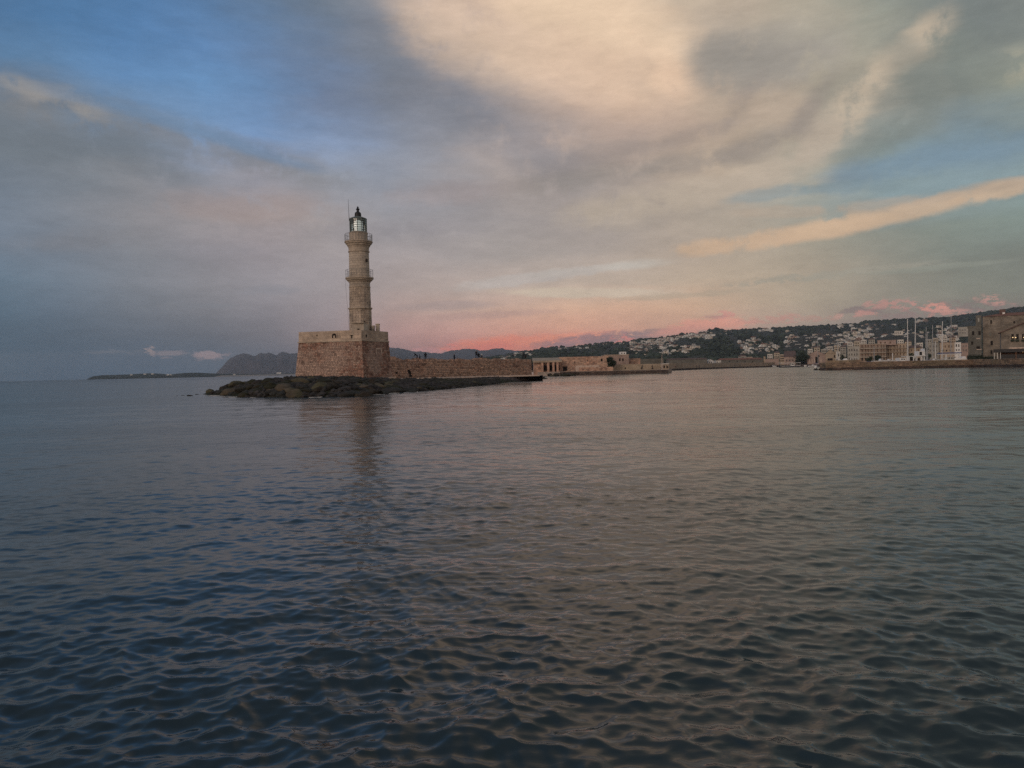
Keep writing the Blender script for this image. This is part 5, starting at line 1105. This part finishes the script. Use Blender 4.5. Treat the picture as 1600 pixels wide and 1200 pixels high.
b = MB(); A = at(1440, 551, Ym)-e.location; b.add([(A.x,-1.2,A.z-1.0),(A.x+.55,-1.2,A.z-1.0),(A.x+.35,-1.2,A.z+1.3),(A.x,1.2,A.z-1.0),(A.x+.55,1.2,A.z-1.0),(A.x+.35,1.2,A.z+1.3)], [(0,1,2),(3,5,4),(0,2,5,3),(1,4,5,2)]); b.build('funnel_fin', M['white'], e)
for x in (1405, 1408.5): pbox(x, x+2, 560.5, 562.3, Ym, e, 'window', M['window'], -1.34, -1.301)
pbox(1417, 1422, 559.5, 564.5, Ym, e, 'doorway', M['dark'], -1.1, -1.0); pbox(1425, 1427, 560, 564, Ym, e, 'doorway', M['dark'], -1.1, -1.0); pbox(1430, 1434.5, 559.5, 564.5, Ym, e, 'doorway', M['dark'], -1.1, -1.0)
# blue awning
e = empty('excursion_boat', px_at(1483, 238, .6), 'excursion boat under a long blue awning on white posts', 'boat')
hull_mb(9, 3, 1.3).build('hull', M['white'], e)
pbox(1469, 1498, 550.6, 552.6, 238, e, 'awning', M['blue'], -1.6, 1.6); pbox(1468, 1498, 552.8, 554.2, 238, e, 'awning_rim', M['white'], -1.65, 1.65)
for x in (1473, 1493.6): pbox(x, x+1.6, 554.2, 563, 238, e, 'awning_post', M['white'], -1.6, -1.4)
pbox(1477, 1491, 557.5, 562.5, 238, e, 'cabin', M['pale'], -1, 1)
for x in (1479, 1483, 1487): pbox(x, x+2.4, 558.5, 560.5, 238, e, 'window', M['window'], -1.04, -1.005)
# small motorboats peeping over the quay
def motorboat(x, Y, z, label, s=1.0, rz=0.0):
    e = empty('motorboat', px_at(x, Y, z), label, 'motorboat', 'small motorboats along the quays', rz=rz)
    hull_mb(5.2*s, 1.9*s, .8*s, bow=.5).build('hull', M['white'], e)
    b = MB(); b.hexa([(-.4*s,-.6*s,.8*s),(1.1*s,-.5*s,.8*s),(1.1*s,.5*s,.8*s),(-.4*s,.6*s,.8*s),(-.2*s,-.5*s,1.4*s),(.6*s,-.4*s,1.35*s),(.6*s,.4*s,1.35*s),(-.2*s,.5*s,1.4*s)]); c = b.build('cabin', M['white'], e)
    b = MB(); b.box((-.1*s,-.62*s,.95*s),(.7*s,-.55*s,1.2*s)); b.build('window', M['window'], c); return e
motorboat(1376, 232, 1.7, 'white motorboat with pointed bow showing over the quay before the hotel')
motorboat(1322, 232, 2.2, 'white motorboat above the breast wall left of the gangway frame', .9, 3.0)
motorboat(1389, 234, 1.7, 'white motorboat just left of the motor yacht', .9)
motorboat(1506, 234, 1.8, 'low white motorboat between the blue awning and the dark hedge', 1.1, 3.1)
motorboat(1460, 236, 1.7, 'white motorboat beneath the short white mast', .8)
motorboat(1263, 500, .1, 'small motorboat moored beside the ferry before the wide gabled hall', 1.1, 3.1)
motorboat(1270, 430, .1, 'small dark windowed motorboat off the left end of the right quay', 1.0)
motorboat(1208, 560, .1, 'small motorboat moored at the corner below the reddish bastion', 1.0)

# big stone buildings at the right edge
Yb = 232
e = building('stone_warehouse', 'large grey brown stone warehouse with few windows at the right edge', 'warehouse', 1533.5, 1668, 491.8, Yb, 20, M['whouse'], zb=qz, roof='hip', roofm=M['redroof'], roofh=1.4, stones=(.55,.7,1.5),
    rows=[((1547.5,),501.8,2.6,5.6,'dark'),((1584.5,),503,2.6,3.6,'dark'),((1546,),521.5,3,5.6,'darkgrey'),((1548.5,),535.5,3.6,7,'dark'),((1548,),550,3,6,'dark')])
building('roof_hut', 'small brown hut with a white window on the warehouse roof', 'hut', 1561.5, 1571, 483.2, 240, 4, M['roof'], zb=at(1566,491,240).z, rows=[((1568.2,),489.4,4,2.4,'white')])
building('stone_annex', 'dark grey stone annex with shadowed openings left of the large warehouse', 'annex', 1512.3, 1533.4, 510.4, 236, 14, M['darkgrey'], zb=qz, roof='flat', stones=(.55,.7,1.5),
    rows=[((1520.5,1530.5),520.5,3.6,6,'dark'),((1528.5,),529,6,1.2,'palestone'),((1528.5,),543,5.5,3.6,'dark'),((1530,),546,8,1,'palestone'),((1519,),536,3,5,'dark')])
building('stone_annex', 'upper set back storey of the annex beside the warehouse', 'annex', 1524.5, 1533.4, 492.6, 239, 8, M['darkgrey'], zb=at(1528,510.4,239).z+.3, rows=[((1529,),500,2.4,6,'grey')])
# right wing with a pitched roof
Yw = 205
A, B = at(1564, 519.5, Yw), at(1660, 519.5, Yw); zq = qz; Ht = A.z - zq; w = B.x - A.x
thR = -math.atan2(A.x, Yw)*.95; w *= 1.2
e = empty('restaurant_house', (A.x, Yw, zq), 'stone restaurant house with a pitched dark roof and lit windows at the right edge', 'restaurant')
rise = (519.5 - 503.5)/FPX*Yw; run_ = (1601-1564)/FPX*Yw; hx = w/2
sl_ = rise/run_
b = MB(); b.add([(0,0,0),(w,0,0),(w,0,Ht),(hx,0,Ht+sl_*hx),(0,0,Ht),(0,9,0),(w,9,0),(w,9,Ht),(hx,9,Ht+sl_*hx),(0,9,Ht)], [(0,1,2,3,4),(5,9,8,7,6),(0,5,6,1),(0,4,9,5),(1,6,7,2),(4,3,8,9),(3,2,7,8)]); b.build('wall', M['whouse'], e)
b = MB(); masonry(b, (0,0,Ht*.52),(w,0,Ht*.52),(w,0,Ht),(0,0,Ht), .4,.6,1.3,.06,.03, round_=.03); b.build('stone', M['whouse'], e, kind='stuff')
b = MB(); b.add([(-.5,-.5,Ht-.25),(hx,-.5,Ht+sl_*hx),(w+.5,-.5,Ht-.25),(-.5,9.4,Ht-.25),(hx,9.4,Ht+sl_*hx),(w+.5,9.4,Ht-.25),(-.5,-.5,Ht+.05),(hx,-.5,Ht+sl_*hx+.3),(w+.5,-.5,Ht+.05),(-.5,9.4,Ht+.05),(hx,9.4,Ht+sl_*hx+.3),(w+.5,9.4,Ht+.05)], [(0,1,7,6),(1,2,8,7),(6,7,10,9),(7,8,11,10),(0,3,4,1),(1,4,5,2),(0,6,9,3),(2,5,11,8),(3,9,10,4),(4,10,11,5)]); b.build('roof', M['roof'], e)
def rb(x0, x1, y0, y1, name, m_, d0, d1):      # pixel columns are followed along the turned front
    c_, s_ = math.cos(thR), math.sin(thR); k0, k1 = ray(x0, y0), ray(x1, y1); L0 = e.location
    def along(r): t_ = (L0.y*r.x/r.y - L0.x) / (c_ - s_*r.x/r.y); return t_, L0.y + s_*t_
    (t0, Ya_), (t1, Yb_) = along(k0), along(k1); b = MB(); b.box((t0, d0, EYE + k1.z/k1.y*Yb_ - L0.z), (t1, d1, EYE + k0.z/k0.y*Ya_ - L0.z)); return b.build(name, m_, e)
for x in (1580, 1587.5, 1597, 1606):
    o = rb(x, x+4.2, 522, 530, 'window', M['dark'], -.06, .05); 
    fl = rb(x-1, x+5, 530.6, 533.5, 'flower_box', M['hedge'], -.45, -.09)
for x in (1581.6, 1586, 1599): rb(x, x+1.8, 526.8, 527.9, 'wall_lamp', M['lamp'], -.2, -.08)
for x in (1570, 1575): rb(x, x+2.2, 524, 528.5, 'window', M['dark'], -.06, .05)
rb(1552, 1680, 546.0, 547.8, 'awning', M['black'], -3.4, -.02)
rb(1576, 1640, 543.2, 545.2, 'awning_sign', M['palestone'], -1.6, -1.5)
for x in (1552.5, 1557.5, 1562, 1586, 1609): rb(x, x+1.2, 547.9, 561, 'awning_post', M['cabin_wood'] if x > 1580 else M['pale'], -3.3, -3.1)
rb(1560, 1680, 548.2, 554, 'back_wall', M['cabin_wood'], -.10, -.02)
rb(1560, 1680, 554.2, 562, 'counter', M['black'], -2.6, -2.2)
for x in (1563, 1568.5, 1574, 1590, 1597): rb(x, x+2.6, 548.6, 550.0, 'wall_lamp', M['lamp'], -.25, -.12)
# hedge on the quay in front of the warehouse
def hedge(x0, x1, Y, ztop, zb_, label, seed):
    rnd = random.Random(seed); A, B = gx(x0, Y), gx(x1, Y); e = empty('hedge', ((A+B)/2, Y, zb_), label, 'hedge'); w = B-A; b = MB(); b.box((-w/2+.2,-.3,0),(w/2-.2,.5,(ztop-zb_)*.8)); b.build('stem_mass', M['hedge'], e); c = MB()
    for k in range(int(w*150)):
        p = Vector((rnd.uniform(-w/2, w/2), rnd.gauss(0, .35), rnd.uniform(.0, 1.0)*(ztop-zb_)*(1+.15*math.sin(rnd.uniform(0, 30))))); u = Vector((rnd.gauss(0,1), rnd.gauss(0,1), rnd.gauss(0,1))).normalized(); v = u.orthogonal().normalized(); s = .12
        c.add([p-u*s, p-v*s*.6, p+u*s, p+v*s*.6], [(0,1,2,3)])
    c.build('foliage', M['hedge'], e, kind='stuff')
e.rotation_euler = (0, 0, thR)
hedge(1512, 1536, 226, at(1520,554.2,226).z, qz, 'dark clipped hedge on the quay before the grey annex', 5)
hedge(1536, 1556, 222, at(1540,557,222).z, qz, 'lower dark hedge on the quay left of the restaurant awning', 6)

# ------------------------------------------------------------------ houses on the hillside
HV = []
def hv(kind, m_):
    mb = MB()
    if kind == 0: mb.box((-.5,0,-.3),(.5,.8,.55)); [mb.box((x-.07,-.02,.15),(x+.07,.01,.38), 1) for x in (-.3, 0, .3)]
    if kind == 1: mb.box((-.5,0,-.3),(.5,.8,.4)); mb.box((-.3,.15,.4),(.35,.7,.75)); [mb.box((x-.08,-.02,.08),(x+.08,.01,.28), 1) for x in (-.3, .02, .32)]; mb.box((-.1,.13,.48),(.1,.16,.65), 1)
    if kind == 2: mb.box((-.5,0,-.3),(.5,.7,.42)); mb.add([(-.55,-.06,.42),(.55,-.06,.42),(.55,.76,.42),(-.55,.76,.42),(-.3,.35,.64),(.3,.35,.64)], [(0,1,5,4),(2,3,4,5),(1,2,5),(3,0,4)], 2); [mb.box((x-.08,-.02,.08),(x+.08,.01,.3), 1) for x in (-.25, .25)]
    if kind == 3: mb.box((-.5,0,-.3),(.1,.8,.7)); mb.box((.1,.1,-.3),(.5,.8,.42)); [mb.box((x-.06,-.02,z),(x+.06,.01,z+.18), 1) for x in (-.35, -.08) for z in (.08, .42)]; mb.box((.2,.08,.1),(.4,.11,.3), 1)
    return mb.mesh('hillside_house', [m_, M['window'], M['redroof']])
hm = [mat('house_white', (.74,.74,.70), var=.1, scale=.1), mat('house_cream', (.60,.55,.47), var=.1, scale=.1), mat('house_grey', (.36,.37,.36), var=.15, scale=.1), mat('house_rose', (.32,.25,.21), var=.12, scale=.1)]
for kd in range(4):
    for m_ in hm: HV.append(hv(kd, m_))
nh = 0
for (x0, x1, y0, y1, n_h, w0, w1, sl_, where) in CLU:
    pts_ = []
    for k in range(n_h):
        for _ in range(30):
            x = random.uniform(x0, x1); y = random.uniform(y0, y1) + sl_*(x-(x0+x1)/2)
            if 868 <= x0 < 900: y = interp(RIDGE, x) + random.uniform(1, 4)
            y = max(y, interp(RIDGE, x) + 2.4)
            if all(abs(x-a) > 3.2 or abs(y-b) > 1.9 for a, b in pts_): break
        pts_.append((x, y)); p = hill_pt(x, y); w = random.uniform(w0, w1)*1.15*p.y/FPX
        mi = random.choices(range(4), [.5, .25, .15, .1])[0]; kd = random.choice([0, 1, 1, 2, 3]); tone = ('white', 'cream', 'grey', 'rose tinted')[mi]
        hs_ = w*random.uniform(.55, .8)
        o = inst('hillside_house', HV[kd*4+mi], loc=(p.x, p.y - 8, p.z + .8), rz=random.uniform(-.5, .5), sc=(w, w*.8, hs_))
        shape_ = ('flat roofed', 'two tiered', 'red roofed', 'stepped')[kd]; size_ = 'tiny' if w*FPX/p.y < 5 else 'small'
        lab = '%s %s %s house %s' % (size_, tone, shape_, where); tag(o, lab, 'house', lab.replace('small', 'small').replace(' house ', ' houses ')); nh += 1
V_ = []; F_ = []; MI = []; base_n = 0; src = []
for me in HV:
    src.append((np.array([v.co[:] for v in me.vertices]), [tuple(p.vertices) for p in me.polygons], [p.material_index for p in me.polygons]))
mtl = [hm[0], M['window'], M['redroof'], hm[1], hm[2], hm[3]]
for (x0, x1, y0, y1, n_h, w0, w1, sl_, where) in CLU + [(1280,1500,512,530,26,3,6,0,''),(1225,1345,540,552,22,3,6,0,''),(1100,1230,516,524,6,3,5,0,'')]:
    for k in range(int(n_h*1.6)):
        x = random.gauss((x0+x1)/2, (x1-x0)*.30); y = random.gauss((y0+y1)/2, (y1-y0)*.30) + sl_*(x-(x0+x1)/2)
        if x0 == 868: y = interp(RIDGE, x) + random.uniform(1, 4)
        y = max(y, interp(RIDGE, x) + 2.2); p = hill_pt(x, y); w = random.uniform(2.2, w0+1.5)*p.y/FPX; i_ = random.randrange(len(HV)); v, f, mi_ = src[i_]; a = random.uniform(-.6, .6); c_, s_ = math.cos(a), math.sin(a)
        vv = v * np.array([w, w*.8, w*random.uniform(.5, .8)]); vv = np.stack([vv[:, 0]*c_ - vv[:, 1]*s_, vv[:, 0]*s_ + vv[:, 1]*c_, vv[:, 2]], 1) + np.array([p.x, p.y - 6, p.z + .8])
        V_ += vv.tolist(); F_ += [tuple(base_n + q_ for q_ in ff) for ff in f]; MI += [(0, 3, 4, 5)[i_ % 4] if m_i == 0 else m_i for m_i in mi_]; base_n += len(v)
me = bpy.data.meshes.new('distant_housing'); me.from_pydata(V_, [], F_); [me.materials.append(m_) for m_ in mtl]; me.polygons.foreach_set('material_index', MI)
o = bpy.data.objects.new('distant_housing', me); COL.objects.link(o); tag(o, 'smallest pale houses crowding between the larger ones on the hillside', 'houses', kind='stuff')
for (x, w) in ((205,3.2),(226,3.5),(238,3.6),(262,3.4),(267,2.6),(366,3.0),(436.5,4.6),(433.2,3)):
    y = interp(spit, x) + (.9 if x < 300 else (-.8 if x > 400 else .8)); Yh = 2990 if x < 300 else 2850; p = at(x, y, Yh)
    o = inst('shore_house', HV[random.choice([0, 4, 12])], loc=(p.x, p.y, p.z-.6), sc=(w*Yh/FPX, 8, w*Yh/FPX*.5)); tag(o, 'tiny white house on the low far headland ' + ('left of the mountains' if x < 300 else 'in front of the mountains'), 'house', 'houses on the low far headland ' + ('left of the mountains' if x < 300 else 'in front of the mountains'))

# ------------------------------------------------------------------ air
hz = MB(); hz.box((-9500, -9500, -1.6), (9500, 9500, 330)); ho = hz.build('haze', []); tag(ho, kind='stuff')
hm_ = bpy.data.materials.new('air'); hm_.use_nodes = True; q = G(hm_.node_tree); hm_.node_tree.nodes.clear()
pv = q.n('ShaderNodeVolumePrincipled'); pv.inputs['Color'].default_value = (.60, .74, .92, 1); pv.inputs['Density'].default_value = .000065; pv.inputs['Anisotropy'].default_value = 0
oo = q.n('ShaderNodeOutputMaterial'); q.l(pv.outputs[0], oo.inputs['Volume']); ho.data.materials.append(hm_)
